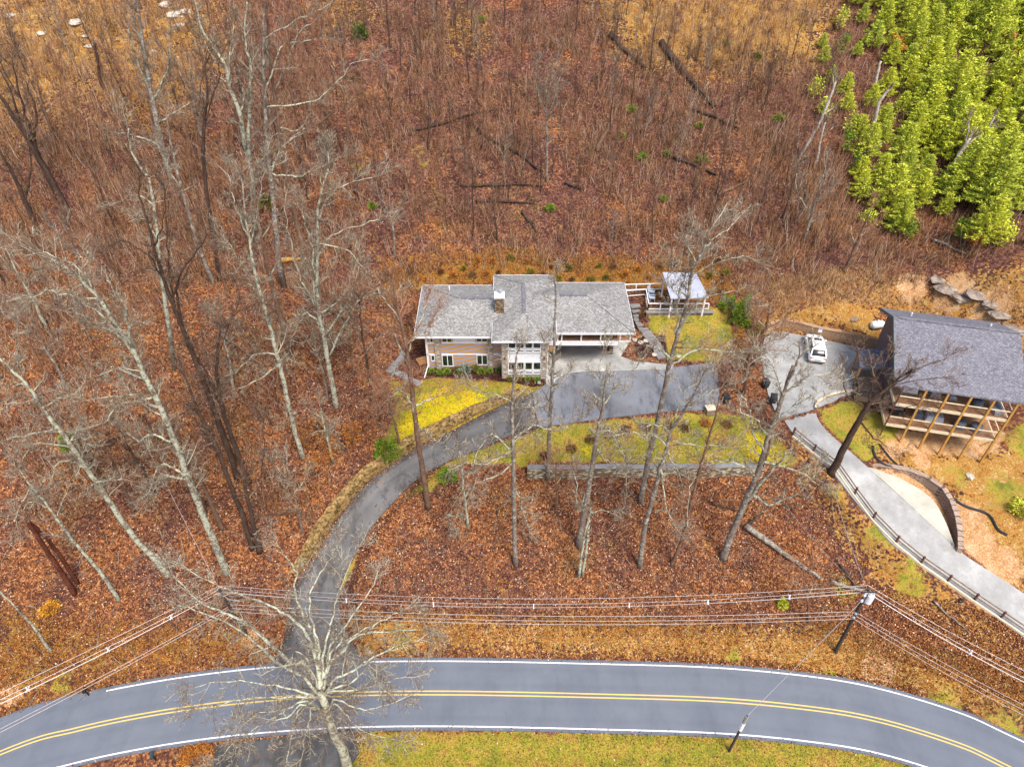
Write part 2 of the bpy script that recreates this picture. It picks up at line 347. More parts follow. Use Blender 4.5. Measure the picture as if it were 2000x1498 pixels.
M['rock'] = (lambda q: q.col(q.ramp(q.noise(.9, 6, .7), [(.3, (.12,.085,.065)), (.5, (.26,.21,.17)), (.68, (.40,.34,.27))])))(NT('rock', .95, .1))
M['whiterock'] = flat('pale_rock', (.50,.45,.37), .9, var=.3, sc=2)

# ---------------------------------------------------------------- terrain
ctrl = []
def cp(px, py, z): ctrl.append(tuple(PZ(px, py, z)))
def cw(x, y, z): ctrl.append((x, y, z))
for x in (-120, -80, -40, 0, 40, 80, 120):
    cw(x, 3, -1.5)
for px in range(-200, 2300, 200): cp(px, 1560, -.5)
for px, py in [(0,1470),(230,1400),(590,1364),(900,1354),(1150,1360),(1400,1366),(1592,1383),(1862,1450),(2050,1540)]: cp(px, py, -.05)
for px, py in [(0,1437),(230,1353),(500,1305),(900,1290),(1400,1304),(1744,1344),(1880,1386),(2020,1460)]: cp(px, py-4, .05)
for a in [(100,1330,1.0),(300,1270,1.2),(480,1230,1.3),(800,1235,1.2),(1000,1235,1.2),(1300,1240,1.4),(1632,1272,1.4),(1800,1310,1.2),(1990,1400,.8),
          (100,1150,3.2),(300,1150,3),(470,1150,2.7),(780,1150,3),(1000,1150,3.1),(1250,1150,3.3),(1500,1180,3),(1650,1150,3.5),(1800,1200,2.7),(1950,1280,1.8),
          (50,1000,6.5),(250,1000,6.4),(450,1020,5.2),(850,1040,5.4),(1000,1040,5.6),(1250,1030,6),(1450,1030,6),(1600,1030,6.2),
          (950,950,7.4),(1100,945,7.4),(1300,955,7.6),(1500,960,7.7),(1600,930,8.6),
          (1060,900,9.3),(1250,900,9.4),(1450,905,9.5),(1540,900,9.4),(1050,845,10.4),(1250,830,10.6),(1430,815,10.8),(1500,850,10.2),
          (0,850,10),(200,850,9.8),(400,850,9),(560,850,8.5),(700,860,8.8),(790,850,10.0),(900,800,10.6),(800,770,10.9),(700,740,11.2),(600,740,11.6),
          (0,700,14.5),(200,700,14),(400,700,13),(550,640,15),(700,600,14),(780,600,13)]: cp(*a)
for x, b in ((-110, 5), (-80, 5), (-50, 4), (-20, 1.2), (0, 0), (15, .3), (30, 2.5), (50, 4.5), (80, 6), (110, 7)):
    for y in (81, 92, 105, 120, 140, 170, 200):
        cw(x, y, 13+b+(y-81)*.5)
for a in [(830,560,12.0),(1100,545,12.6),(1230,570,12.6),(1440,560,14.5),(1440,640,12.0),(1470,720,11.3),(1560,610,14.3),(1650,620,14.5),(1620,560,16.5),(1720,560,16.6),(1860,560,17.5),(1990,620,17),(1760,650,12.4),(1950,700,12.2),
          (1640,830,10.8),(1690,870,10.0),(1760,890,9.0),(1900,890,8.6),(1990,880,9.0),(1900,950,7.4),(1990,1000,7.2),(1900,1050,5.6),(1980,1110,4.4),(2080,1150,4.4),
          (1700,1090,4.8),(1840,1180,3.2),(1990,1270,1.8),(2100,1350,1.2),(1470,800,10.9),(1520,870,9.8)]: cp(*a)
for x, y, z in ((-110, 30, 2), (-110, 50, 6), (-110, 65, 11), (-80, 40, 4), (110, 30, 1), (110, 50, 7), (110, 65, 13), (80, 60, 11), (80, 40, 3)): cw(x, y, z)
P = np.array(ctrl)
def tps_fit(P, lam=.6):
    n = len(P); d2 = ((P[:, None, :2]-P[None, :, :2])**2).sum(-1)
    K = .5*d2*np.log(d2+1e-9); K += lam*np.eye(n)
    Q = np.c_[np.ones(n), P[:, :2]]
    A_ = np.block([[K, Q], [Q.T, np.zeros((3, 3))]])
    return np.linalg.solve(A_, np.r_[P[:, 2], 0, 0, 0])
coef = tps_fit(P)
GX0, GX1, GY0, GY1, GS = -130., 130., 4., 170., .5
gx = np.arange(GX0, GX1+1e-6, GS); gy = np.arange(GY0, GY1+1e-6, GS); NX, NY = len(gx), len(gy)
XX, YY = np.meshgrid(gx, gy); XY = np.c_[XX.ravel(), YY.ravel()]
ZZ = np.empty(len(XY))
for i in range(0, len(XY), 20000):
    q = XY[i:i+20000]; d2 = ((q[:, None, :]-P[None, :, :2])**2).sum(-1)
    ZZ[i:i+20000] = (.5*d2*np.log(d2+1e-9))@coef[:-3]+coef[-3]+q@coef[-2:]
def vnoise(x, y, s, seed):
    r = np.random.default_rng(seed); g = r.random((256, 256)); x = x/s+500; y = y/s+500
    xi = np.floor(x).astype(int); yi = np.floor(y).astype(int); fx = x-xi; fy = y-yi
    fx = fx*fx*(3-2*fx); fy = fy*fy*(3-2*fy); xi %= 256; yi %= 256; x1 = (xi+1) % 256; y1 = (yi+1) % 256
    return (g[yi, xi]*(1-fx)+g[yi, x1]*fx)*(1-fy)+(g[y1, xi]*(1-fx)+g[y1, x1]*fx)*fy-.5
ZZ += (vnoise(XY[:, 0], XY[:, 1], 7, 1)*.9+vnoise(XY[:, 0], XY[:, 1], 2.6, 2)*.35)*np.clip((XY[:, 1]-36)/20, 0.15, 1)
def conform(samples, inner, fall, drop=.07):
    S = np.array(samples); m = fall+inner
    box = np.where((XY[:, 0] > S[:, 0].min()-m) & (XY[:, 0] < S[:, 0].max()+m) & (XY[:, 1] > S[:, 1].min()-m) & (XY[:, 1] < S[:, 1].max()+m))[0]
    for i in range(0, len(box), 4000):
        b = box[i:i+4000]; d2 = ((XY[b][:, None, :]-S[None, :, :2])**2).sum(-1); j = d2.argmin(1)
        d = np.sqrt(d2[np.arange(len(b)), j]); t = np.clip((d-inner)/fall, 0, 1); t = t*t*(3-2*t)
        ZZ[b] = ZZ[b]*t+(S[j, 2]-drop)*(1-t)
def smooth_poly(pts, n):
    pts = [np.array(p, float) for p in pts]; out = []
    for i in range(len(pts)-1):
        p0 = pts[max(i-1, 0)]; p1 = pts[i]; p2 = pts[i+1]; p3 = pts[min(i+2, len(pts)-1)]
        for k in range(n):
            t = k/n; out.append(.5*((2*p1)+(-p0+p2)*t+(2*p0-5*p1+4*p2-p3)*t*t+(-p0+3*p1-3*p2+p3)*t**3))
    out.append(pts[-1]); return out
def strip(Lp, Rp, n=8, cols=6):
    L = smooth_poly(Lp, n); R_ = smooth_poly(Rp, n); return [[l+(r-l)*k/cols for k in range(cols+1)] for l, r in zip(L, R_)]
def strip_mesh(name, rows, mat, dz=0):
    global _nc
    mb = MB(); nc = len(rows[0])
    v = [(p[0], p[1], p[2]+dz) for r in rows for p in r]
    f = [(i*nc+k, i*nc+k+1, (i+1)*nc+k+1, (i+1)*nc+k) for i in range(len(rows)-1) for k in range(nc-1)]
    # skirt down so the slab has thickness
    mb.add(v, f); n0 = len(mb.v)
    for side in (0, nc-1):
        b = len(mb.v)
        for r in rows: p = r[side]; mb.v += [(p[0], p[1], p[2]+dz), (p[0], p[1], p[2]+dz-.25)]
        for i in range(len(rows)-1): mb.f.append((b+2*i, b+2*i+1, b+2*i+3, b+2*i+2))
    o = mb.build(name, mat)
    ac = np.zeros((len(mb.v), 4), np.float32); ac[:n0, 0] = np.tile(np.arange(nc)/(nc-1), len(rows)); ac[n0:, 0] = 0; ac[:, 3] = 1
    at = o.data.color_attributes.new('across', 'FLOAT_COLOR', 'POINT'); at.data.foreach_set('color', ac.ravel()); return o
def dense(rows): return [p for r in rows for p in r]
def inpoly(x, y, poly):
    c = np.zeros(len(x), bool); n = len(poly)
    for i in range(n):
        x0, y0 = poly[i][0], poly[i][1]; x1, y1 = poly[(i+1) % n][0], poly[(i+1) % n][1]
        k = ((y0 > y) != (y1 > y)) & (x < (x1-x0)*(y-y0)/((y1-y0)+1e-12)+x0); c ^= k
    return c
def sdist(x, y, poly):
    d = np.full(len(x), 1e9); n = len(poly)
    for i in range(n):
        a = np.array(poly[i][:2], float); b = np.array(poly[(i+1) % n][:2], float); ab = b-a
        t = np.clip(((x-a[0])*ab[0]+(y-a[1])*ab[1])/(ab@ab+1e-12), 0, 1)
        d = np.minimum(d, np.hypot(x-a[0]-t*ab[0], y-a[1]-t*ab[1]))
    return np.where(inpoly(x, y, poly), d, -d)
def pad(poly, z, fall, drop=.07, inner=.35):
    d = sdist(XY[:, 0], XY[:, 1], poly); t = np.clip((-d-inner)/fall, 0, 1); t = t*t*(3-2*t)
    zz = z(XY[:, 0], XY[:, 1]) if callable(z) else z
    ZZ[:] = ZZ*t+(zz-drop)*(1-t)
# road: centre line from the photo, kept 6.2 m wide between the white lines
cl = [PZ(*p, 0) for p in [(0,1470),(150,1424),(300,1393),(450,1372),(590,1360),(720,1354),(900,1353),(1150,1358),(1400,1366),(1592,1384),(1720,1407),(1862,1450),(1950,1489)]]
cl = [Vector((-75, 8, 0)), Vector((-60, 17, 0))]+cl[0:]+[Vector((50, 19.5, 0)), Vector((60, 10, 0))]
cl = [Vector(p) for p in smooth_poly(cl, 10)]
def offset(line, o, z=0):
    out = []
    for i, p in enumerate(line):
        d = (line[min(i+1, len(line)-1)]-line[max(i-1, 0)]).normalized(); out.append(Vector((p.x-d.y*o, p.y+d.x*o, z)))
    return out
road_rows = [[a+(b-a)*k/16 for k in range(17)] for a, b in zip(offset(cl, 3.5), offset(cl, -3.4))]
# driveway, parking
dl = [(536,1302,.0),(560,1225,.55),(574,1150,1.9),(618,1083,3.3),(660,1016,4.9),(725,938,6.7),(800,885,8.1),(872,846,9.2),(960,800,10.1),(1045,764,10.85),(1082,738,10.93)]
dr = [(716,1302,.0),(672,1225,.55),(664,1150,1.9),(694,1083,3.3),(737,1016,4.9),(812,938,6.7),(868,905,8.1),(928,880,9.2),(1000,850,10.1),(1055,831,10.85),(1110,826,10.93)]
drive_rows = strip([PZ(*p) for p in dl], [PZ(*p) for p in dr], 14, 8)
park_poly = [PZ(*p, 11) for p in [(1040,768),(1070,748),(1082,738),(1100,726),(1135,723),(1310,718),(1394,708),(1402,730),(1407,790),(1392,799),(1300,803),(1200,814),(1100,827),(1052,834)]]
apron_poly = [PZ(*p, 11) for p in [(1066,690),(1066,664),(1232,664),(1212,696),(1240,706),(1316,713),(1312,721),(1135,726),(1103,730),(1086,742),(1076,757),(1066,748)]]
# neighbour's concrete
w2 = [(1488,700,12),(1500,765,12),(1530,818,11.7),(1562,862,11.0),(1622,918,9.8),(1662,968,8.7),(1704,1018,7.7),(1748,1066,6.7),(1815,1112,5.5),(1890,1163,4.2),(1990,1237,2.7),(2100,1320,1.4)]
e2 = [(1650,730,12),(1640,775,12),(1596,800,11.7),(1610,836,11.0),(1672,892,9.8),(1720,935,8.7),(1775,985,7.7),(1830,1037,6.7),(1882,1082,5.5),(1935,1117,4.2),(2030,1178,2.7),(2140,1250,1.4)]
con_rows = strip([PZ(*p) for p in w2], [PZ(*p) for p in e2], 14, 8)
pad2_poly = [PZ(*p, 12) for p in [(1486,700),(1484,670),(1500,650),(1530,648),(1600,662),(1702,684),(1715,720),(1700,762),(1640,775),(1594,797),(1520,818),(1500,770)]]
conform(dense(road_rows), .5, 1.6)
pad(park_poly, 11, 2.0); pad(apron_poly, 11, 1.5)
pad([(-11, 63.8), (14.6, 63.8), (14.6, 76.5), (-11, 76.5)], 11, 4.0)
# yard held by the stone wall
yard = [PZ(*p) for p in [(1035,903,9.3),(1250,907,9.4),(1480,905,9.5),(1565,903,9.5),(1545,860,10),(1470,815,10.8),(1400,805,10.8),(1200,822,10.8),(1080,838,10.6),(1030,860,10.2)]]
y_edge = min(p.y for p in yard[:4])
pad([(yard[0].x-.5, y_edge-4.5), (yard[3].x+1, y_edge-4.5), (yard[3].x+1, y_edge-.3), (yard[0].x-.5, y_edge-.3)], lambda x, y: 7.75+np.clip((y-y_edge)*.25, -1.5, 0), 2.2, 0, 0)
pad(yard, lambda x, y: 9.3+np.clip((y-y_edge)/9, 0, 1)*1.5, .7, 0, .0)
pad(pad2_poly, 12, 1.2)
terrace = [PZ(*p, 13.3) for p in [(1216,592),(1258,590),(1266,608),(1392,608),(1398,560),(1300,548),(1216,560)]]
pad(terrace, 13.2, .8)
pad(park_poly, 11, .5)
conform(dense(con_rows), .8, 1.3, .14); conform(dense(drive_rows), .8, 1.1, .14); pad(park_poly, 10.98, .3, .12, .1); pad(pad2_poly, 11.98, .3, .12, .1)
ZZ = ZZ.reshape(NY, NX)
def hz(x, y):
    fx = (x-GX0)/GS; fy = (y-GY0)/GS; i = int(min(max(fx, 0), NX-2)); j = int(min(max(fy, 0), NY-2)); fx = min(max(fx-i, 0), 1); fy = min(max(fy-j, 0), 1)
    return float((ZZ[j, i]*(1-fx)+ZZ[j, i+1]*fx)*(1-fy)+(ZZ[j+1, i]*(1-fx)+ZZ[j+1, i+1]*fx)*fy)
def hzv(x, y):
    fx = np.clip((x-GX0)/GS, 0, NX-1.001); fy = np.clip((y-GY0)/GS, 0, NY-1.001); i = fx.astype(int); j = fy.astype(int); fx = fx-i; fy = fy-j
    return (ZZ[j, i]*(1-fx)+ZZ[j, i+1]*fx)*(1-fy)+(ZZ[j+1, i]*(1-fx)+ZZ[j+1, i+1]*fx)*fy
def G(px, py):
    a = ray(px, py); t = 35.0
    while t < 260:
        if H+a[2]*t < hz(a[0]*t, a[1]*t): break
        t += .5
    lo, hi = t-.5, t
    for _ in range(12):
        m = (lo+hi)/2
        if H+a[2]*m < hz(a[0]*m, a[1]*m): hi = m
        else: lo = m
    x, y = a[0]*hi, a[1]*hi; return Vector((x, y, hz(x, y)))
def pix(x, y, z):
    z = z-H; d = y*cP-z*sP; v = y*sP+z*cP; return 1000+F*x/d, 749-F*v/d
# ---- zones
za = np.zeros((NX*NY, 3)); zb = np.zeros((NX*NY, 3))
def zone(arr, ch, pts, soft=1.6, val=1.0):
    poly = [G(*p) for p in pts]; d = sdist(XY[:, 0], XY[:, 1], poly)
    arr[:, ch] = np.maximum(arr[:, ch], val*np.clip(.5+d/(2*soft), 0, 1))
def zblob(arr, ch, px, py, r, val=1.0):
    c = G(px, py); d = np.hypot(XY[:, 0]-c.x, XY[:, 1]-c.y); arr[:, ch] = np.maximum(arr[:, ch], val*np.clip(1.25-d/r, 0, 1))
# lawn
zone(za, 0, [(762,742),(815,748),(850,738),(900,742),(1000,748),(1062,755),(1040,768),(950,812),(870,852),(800,875),(775,900),(745,880),(765,830),(775,790)], .5)
zone(za, 0, [(905,890),(1000,858),(1100,832),(1200,820),(1400,806),(1470,812),(1500,840),(1540,880),(1560,902),(1040,902),(1000,905),(900,905)], .5)
zone(za, 0, [(870,905),(930,885),(1000,870),(1020,900),(900,905),(840,960),(780,980)], .5)
zone(za, 0, [(700,1428),(2000,1440),(2400,1700),(500,1700),(690,1480)], .8)
zone(za, 0, [(1250,610),(1420,605),(1440,660),(1410,705),(1300,705),(1285,660)], 1.0, .85)
zone(za, 0, [(1600,800),(1680,780),(1760,840),(1690,905),(1610,830)], .6, .9)
zone(za, 0, [(1960,820),(2100,820),(2100,960),(1960,890)], 2.5, .75)
zone(za, 0, [(650,1150),(668,1150),(700,1085),(690,1085)], .3)
for a in [(1720,1040,2.5,.6),(1780,1130,2.5,.62),(1640,960,2,.55),(1870,930,3,.5),(1960,960,4,.58),(780,1250,3,.5),(1650,1150,3,.55),(1620,1330,2,.7),(1850,1370,2.5,.6),(1960,1420,2.5,.65),(120,1330,2,.5),(1200,100,3,.45),(700,320,4,.4),(1430,1290,2,.5),(820,300,4,.4)]: zblob(za, 0, *a)
for a in [(860,800,3.6),(820,835,2.8),(930,790,2.6),(1480,875,2.2),(1330,885,.9),(1150,880,.9)]: zblob(zb, 2, *a)
# straw
zone(za, 1, [(-300,-20),(420,-20),(430,120),(330,250),(180,180),(60,260),(-300,300)], 5, .8)
zone(za, 1, [(1150,-20),(1640,-20),(1600,120),(1420,140),(1240,110)], 4, .95)
zone(za, 1, [(690,1215),(1640,1225),(2100,1360),(2000,1400),(1700,1335),(1400,1290),(900,1268),(700,1275)], .9, .9)
zone(za, 1, [(300,1240),(480,1220),(540,1290),(300,1290)], 1, .55)
zone(za, 1, [(1480,640),(1530,600),(1720,600),(1720,680),(1600,640)], 1, .95)
zone(za, 1, [(1690,870),(2100,870),(2100,1170),(1990,1130),(1880,1060),(1860,960),(1740,900)], 1.5, .95)
zone(za, 1, [(1540,860),(1600,900),(1680,1010),(1800,1120),(2000,1260),(2000,1330),(1780,1200),(1660,1080),(1600,960)], 1.4, .8)
zone(za, 1, [(1680,540),(2100,540),(2100,660),(1700,600)], 2, .8)
for a in [(660,10,7,.5),(150,900,5,.3),(900,60,6,.45)]: zblob(za, 1, *a)
# clay
for a in [(1715,1305,2.2),(1725,1260,1.0),(1800,900,1.2),(1900,885,1.0),(1890,1010,2.4,.8),(1910,1060,2.6,.9),(1960,1110,2.4,.8),(20,1360,1.2),(490,1245,1.1),(1960,700,3,.7),(1780,560,3,.7),(1860,570,3.2,.75),(1935,605,3.0,.75),(1740,880,1.3),(1940,1100,2,.8)]: zblob(za, 2, *a)
zone(za, 2, [(1722,830),(1965,840),(1950,885),(1728,880)], .6, .9)
# mulch
zone(za, 2, [(1700,908),(1775,926),(1835,965),(1868,1020),(1868,1066),(1840,1010),(1800,965),(1750,935)], .8, 1.0)
zone(zb, 0, [(828,715),(1064,718),(1066,752),(1040,756),(960,742),(900,738),(835,735)], .3)
zone(zb, 0, [(1235,660),(1300,650),(1310,700),(1240,700)], .7, .8)
zone(zb, 0, [(1740,800),(1960,820),(1950,870),(1740,860)], .6, .0)
# scrub band behind the house
zone(zb, 1, [(740,500),(1000,490),(1400,520),(1420,600),(1250,570),(820,572)], 2, .85)
zone(zb, 1, [(0,1180),(150,1210),(350,1240),(500,1250),(520,1290),(300,1300),(0,1400)], 1.2, .62)
zone(zb, 1, [(1420,560),(1500,560),(1480,700),(1430,700)], 1.5, .7)
ter_v = np.c_[XY, ZZ.ravel()]
ii = (np.arange(NY-1)[:, None]*NX+np.arange(NX-1)[None, :]).ravel()
me = np_mesh('ground', ter_v, np.c_[ii, ii+1, ii+NX+1, ii+NX], M['ground'])
me.polygons.foreach_set('use_smooth', np.ones(len(me.polygons), bool))
for nm, arr in (('zone_a', za), ('zone_b', zb)):
    at = me.color_attributes.new(nm, 'FLOAT_COLOR', 'POINT'); at.data.foreach_set('color', np.c_[arr, np.ones(len(arr))].astype(np.float32).ravel())
tag(link(bpy.data.objects.new('ground', me)), kind='structure')
# far ground sheet to the horizon (rises with the hill, drops to the south)
mb = MB(); X_ = [-1500, -400, -130, 130, 400, 1500]
for (ya, za_), (yb, zb_) in (((-800, -3), (4, -3)), ((170, 58), (330, 120)), ((330, 120), (1500, 120))):
    mb.add([(-1500,ya,za_),(1500,ya,za_),(1500,yb,zb_),(-1500,yb,zb_)], [(0,1,2,3)])
for s in (-1, 1):
    for (ya, za_), (yb, zb_) in (((4, -3), (60, 6)), ((60, 6), (170, 58))):
        q = [(s*129.5,ya,za_),(s*1500,ya,za_),(s*1500,yb,zb_),(s*129.5,yb,zb_)]; mb.add(q if s > 0 else q[::-1], [(0,1,2,3)])
tag(mb.build('hills', flat('distant_woodland_floor', (.20,.09,.05))), kind='structure')
def lay(name, rows, mat, dz=0): return tag(strip_mesh(name, rows, mat, dz), kind='structure')
lay('road', road_rows, M['road'])
def line_strip(name, off, wd, mat, z=.006, i0=0, i1=None, gaps=()):
    mb = MB(); a = offset(cl, off+wd/2, z); b = offset(cl, off-wd/2, z); i1 = i1 or len(cl)-1
    for i in range(i0, i1):
        if any(g0 <= i < g1 for g0, g1 in gaps): continue
        mb.add([b[i], b[i+1], a[i+1], a[i]], [(0,1,2,3)])
    return tag(mb.build(name, mat), kind='structure')
line_strip('road_marking', .17, .12, M['yellow_line']); line_strip('road_marking', -.17, .12, M['yellow_line'])
gap = [i for i, p in enumerate(cl) if p.x < -38]
line_strip('road_marking', 3.12, .13, M['white_line'], gaps=[(0, len(gap))]); line_strip('road_marking', -3.05, .13, M['white_line'])
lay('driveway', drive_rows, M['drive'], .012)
def poly_slab(name, poly, z, mat, th=.25):
    mb = MB(); mb.prism(poly, z-th, z); return tag(mb.build(name, mat), kind='structure')
poly_slab('parking_area', park_poly, 11.0, M['parking'])
poly_slab('concrete_apron', apron_poly, 11.03, M['apron'])
lay('concrete_driveway', con_rows, M['conc'], .012)
poly_slab('concrete_pad', pad2_poly, 12.03, M['conc'])
# side drive that leaves the road southwards under the big tree
poly_slab('side_drive', [PZ(*p, -.2) for p in [(420,1456),(690,1424),(702,1470),(640,1560),(400,1560)]], .0, M['drive'])
fl = [(1698,912,8.95),(1762,937,8.7),(1815,970,8.25),(1843,1012,7.5),(1864,1066,6.25)]
fe = [(1696,914,9.2),(1735,948,8.45),(1775,985,7.68),(1815,1023,6.95),(1860,1065,6.0)]
lay('concrete_flare', strip([PZ(*p) for p in fe], [PZ(*p) for p in fl], 5, 3), M['conc_pale'], .05)
# expansion joints across the concrete drive
mb = MB()
for i in range(10, len(con_rows)-1, 10):
    a = Vector(con_rows[i][0]); b = Vector(con_rows[i][-1]); d = (Vector(con_rows[i+1][0])-a).normalized()*.04
    u = Vector((0, 0, .02)); mb.add([a+u, b+u, b+u+d, a+u+d], [(0,1,2,3)])
tag(mb.build('driveway_joints', M['joint']), kind='structure')
# ================================================================= main house
def rect_on(mb, px0, py0, px1, py1, Y, d0, d1):
    """box on the vertical plane y=Y between two photo corners; d0,d1 = proud distances"""
    a = PY(px0, py0, Y); b = PY(px1, py1, Y); mb.box(a.x, b.x, Y-d1, Y-d0, b.z, a.z); return mb
YF, YB, YG = 64.8, 63.1, 64.9
house = thing('modern_house', 'wide grey hip-roofed house with stone piers, diagonal-stained siding and a tall glazed white bay', 'house', (0, 69, 11))
def hp(mb, name, mat, parent=None, smooth=False):
    o = mb.build(name, mat, parent or house, smooth)
    o.matrix_parent_inverse = Matrix.Identity(4)
    if parent is None: o.location = (0, -69, -11)
    return o
XL = PY(834, 700, YF).x; XR = PY(982, 700, YF).x
hp(MB().box(XL, 14.0-.6, YF, 73.6, 10.6, 16.35) if False else MB().box(XL, 4.3, YF, 73.6, 10.6, 16.35), 'wall', M['siding'])
hp(MB().box(-1.2, 4.15, YB+.05, YF-.002, 10.6, 16.9), 'bay_wall', M['white'])
hp(MB().box(4.302, 13.4, 71.2, 73.6, 10.6, 16.35), 'garage_wall', M['cedar'])
# stone piers
for a in ((851.5, 861.5, YF, 16.3), (953, 962.5, YF, 16.3)):
    x0 = PY(a[0], 700, a[2]).x; x1 = PY(a[1], 700, a[2]).x
    hp(MB().box(x0, x1, a[2]-.22, a[2]+.01, 10.6, a[3]), 'stone_pier', M['stone'])
for a in ((980.5, 991.5), (1057, 1068.7)):
    x0 = PY(a[0], 700, YB).x; x1 = PY(a[1], 700, YB).x
    hp(MB().box(x0, x1, YB-.18, YB+1.2, 10.6, 16.85), 'stone_pier', M['stone'])
# trim bands
for (a, b, c, d, Y) in ((834, 691, 851, 693, YF), (862, 691, 953, 692.6, YF), (963, 691, 979, 692.6, YF), (834, 669, 851, 671, YF), (862, 669, 953, 670.6, YF), (963, 669, 979, 670.6, YF), (833.5, 660, 835.5, 717, YF)):
    hp(rect_on(MB(), a, b, c, d, Y, 0, .06), 'trim', M['white'])
hp(rect_on(MB(), 884.5, 655, 928, 669, YF, 0, .05), 'white_panel', M['white'])
hp(rect_on(MB(), 862, 715, 953, 720, YF, 0, .10), 'foundation', M['stone_br'])
def window(px0, py0, px1, py1, Y, cols, fr=.09, rows=(1,), proud=.08):
    a = PY(px0, py0, Y); b = PY(px1, py1, Y); x0, x1, z0, z1 = a.x, b.x, b.z, a.z
    f = MB(); f.box(x0, x0+fr, Y-proud, Y, z0, z1).box(x1-fr, x1, Y-proud, Y, z0, z1).box(x0+fr, x1-fr, Y-proud, Y, z0, z0+fr).box(x0+fr, x1-fr, Y-proud, Y, z1-fr, z1)
    wd = (x1-x0-fr)/cols
    for k in range(1, cols): f.box(x0+k*wd, x0+k*wd+fr, Y-proud, Y, z0+fr, z1-fr)
    fo = hp(f, 'window', M['white'])
    g = MB()
    for k in range(cols): g.box(x0+fr+k*wd, x0+(k+1)*wd, Y-.03, Y-.005, z0+fr, z1-fr)
    g.build('pane', M['glass'], fo)
window(838.5, 658, 847, 668.7, YF, 1); window(861.8, 655, 884, 668.7, YF, 2); window(929, 655, 952.8, 667.5, YF, 2)
window(841, 693, 850.3, 705, YF, 1); window(862.5, 692.8, 886, 715, YF, 2); window(930.5, 692.8, 952.9, 712.5, YF, 2)
for k in range(4):
    x0 = 992.2+k*16.3; x1 = x0+15.6
    for (t, b_) in ((664, 680.5), (682.3, 688), (706, 722.5), (724.3, 730)):
        window(x0, t, x1, b_, YB, 1, .10, proud=.12)
hp(rect_on(MB(), 991.5, 731, 1057, 736.5, YB, 0, .05), 'foundation', M['stone'])
for px_ in (986, 1063):
    hp(rect_on(MB(), px_-1.6, 697, px_+1.6, 700.5, YB-.18, 0, .16), 'wall_lamp', M['hose'])
# roofs
def hip(x0, x1, y0, y1, ze, pitch, name='roof'):
    wx, wy = x1-x0, y1-y0; h = min(wx, wy)/2; zr = ze+h*pitch
    if wx >= wy: r0, r1 = (x0+h, (y0+y1)/2, zr), (x1-h, (y0+y1)/2, zr)
    else: r0, r1 = ((x0+x1)/2, y0+h, zr), ((x0+x1)/2, y1-h, zr)
    c = [(x0,y0,ze),(x1,y0,ze),(x1,y1,ze),(x0,y1,ze)]
    b = [(p[0],p[1],ze-.16) for p in c]
    v = c+[r0, r1]+b
    f = [(0,1,5,4),(1,2,5),(2,3,4,5),(3,0,4)] if wx >= wy else [(0,1,4),(1,2,5,4),(2,3,5),(3,0,4,5)]
    f += [(0,6,7,1),(1,7,8,2),(2,8,9,3),(3,9,6,0),(9,8,7,6)]
    ro = hp(MB().add(v, f), name, M['shingle'])
    g = MB(); t = .05
    g.box(x0-t, x1+t, y0-t, y0-.003, ze-.22, ze+.03); g.box(x0-t, x1+t, y1+.003, y1+t, ze-.22, ze+.03)
    g.box(x0-t, x0-.003, y0-.003, y1+.003, ze-.22, ze+.03); g.box(x1+.003, x1+t, y0-.003, y1+.003, ze-.22, ze+.03)
    g.build('fascia', M['white'], ro)
    return ro, r0, r1
ra, a0, a1 = hip(-11.15, 4.5, 63.9, 74.3, 16.35, .33)
rb, b0, b1 = hip(-2.25, 5.05, 62.3, 75.7, 16.95, .33)
rc, c0, c1 = hip(-2.0, 14.05, 64.5, 74.8, 16.42, .33)
def vent(ro, a, b):
    a = Vector(a)+Vector((0,0,.02)); b = Vector(b)+Vector((0,0,.02)); MB().beam(a, b, .42, .10).build('ridge_vent', M['shingle2'], ro)
vent(ra, a0, (-2.4, a0[1], a0[2])); vent(rb, b0, b1); vent(rc, (5.6, c0[1], c0[2]), c1)
# valley flashing and hip caps read as faint darker lines
for ro, r_, cs in ((ra, a0, ((-11.15,63.9),(-11.15,74.3))), (rc, c1, ((14.05,64.5),(14.05,74.8))), (rb, b0, ((-2.25,62.3),(5.05,62.3))), (rb, b1, ((-2.25,75.7),(5.05,75.7)))):
    for cx, cy in cs:
        ze = {id(ra):16.35, id(rc):16.42, id(rb):16.95}[id(ro)]
        MB().beam(Vector(r_)+Vector((0,0,.02)), (cx, cy, ze+.03), .28, .05).build('hip_cap', M['shingle'], ro)
# chimney
cc = PZ(975.5, 575, 19.6)
ch = hp(MB().box(cc.x-.52, cc.x+.52, cc.y-.6, cc.y+.55, 16.5, 19.45), 'chimney', M['stone_br'])
MB().box(cc.x-.6, cc.x+.6, cc.y-.68, cc.y+.63, 19.45, 19.58).build('chimney_cap', M['white'], ch)
MB().tube([(cc.x+.1, cc.y+.3, 19.58), (cc.x+.1, cc.y+.3, 20.0)], [.17, .17], 10).blob((cc.x+.1, cc.y+.3, 20.05), (.28,.28,.12)).build('flue', M['greymetal'], ch)
MB().tube([(-7.6, 72.0, 17.2), (-7.6, 72.0, 17.75)], [.09, .09], 8).build('vent_pipe', M['white'], ra)
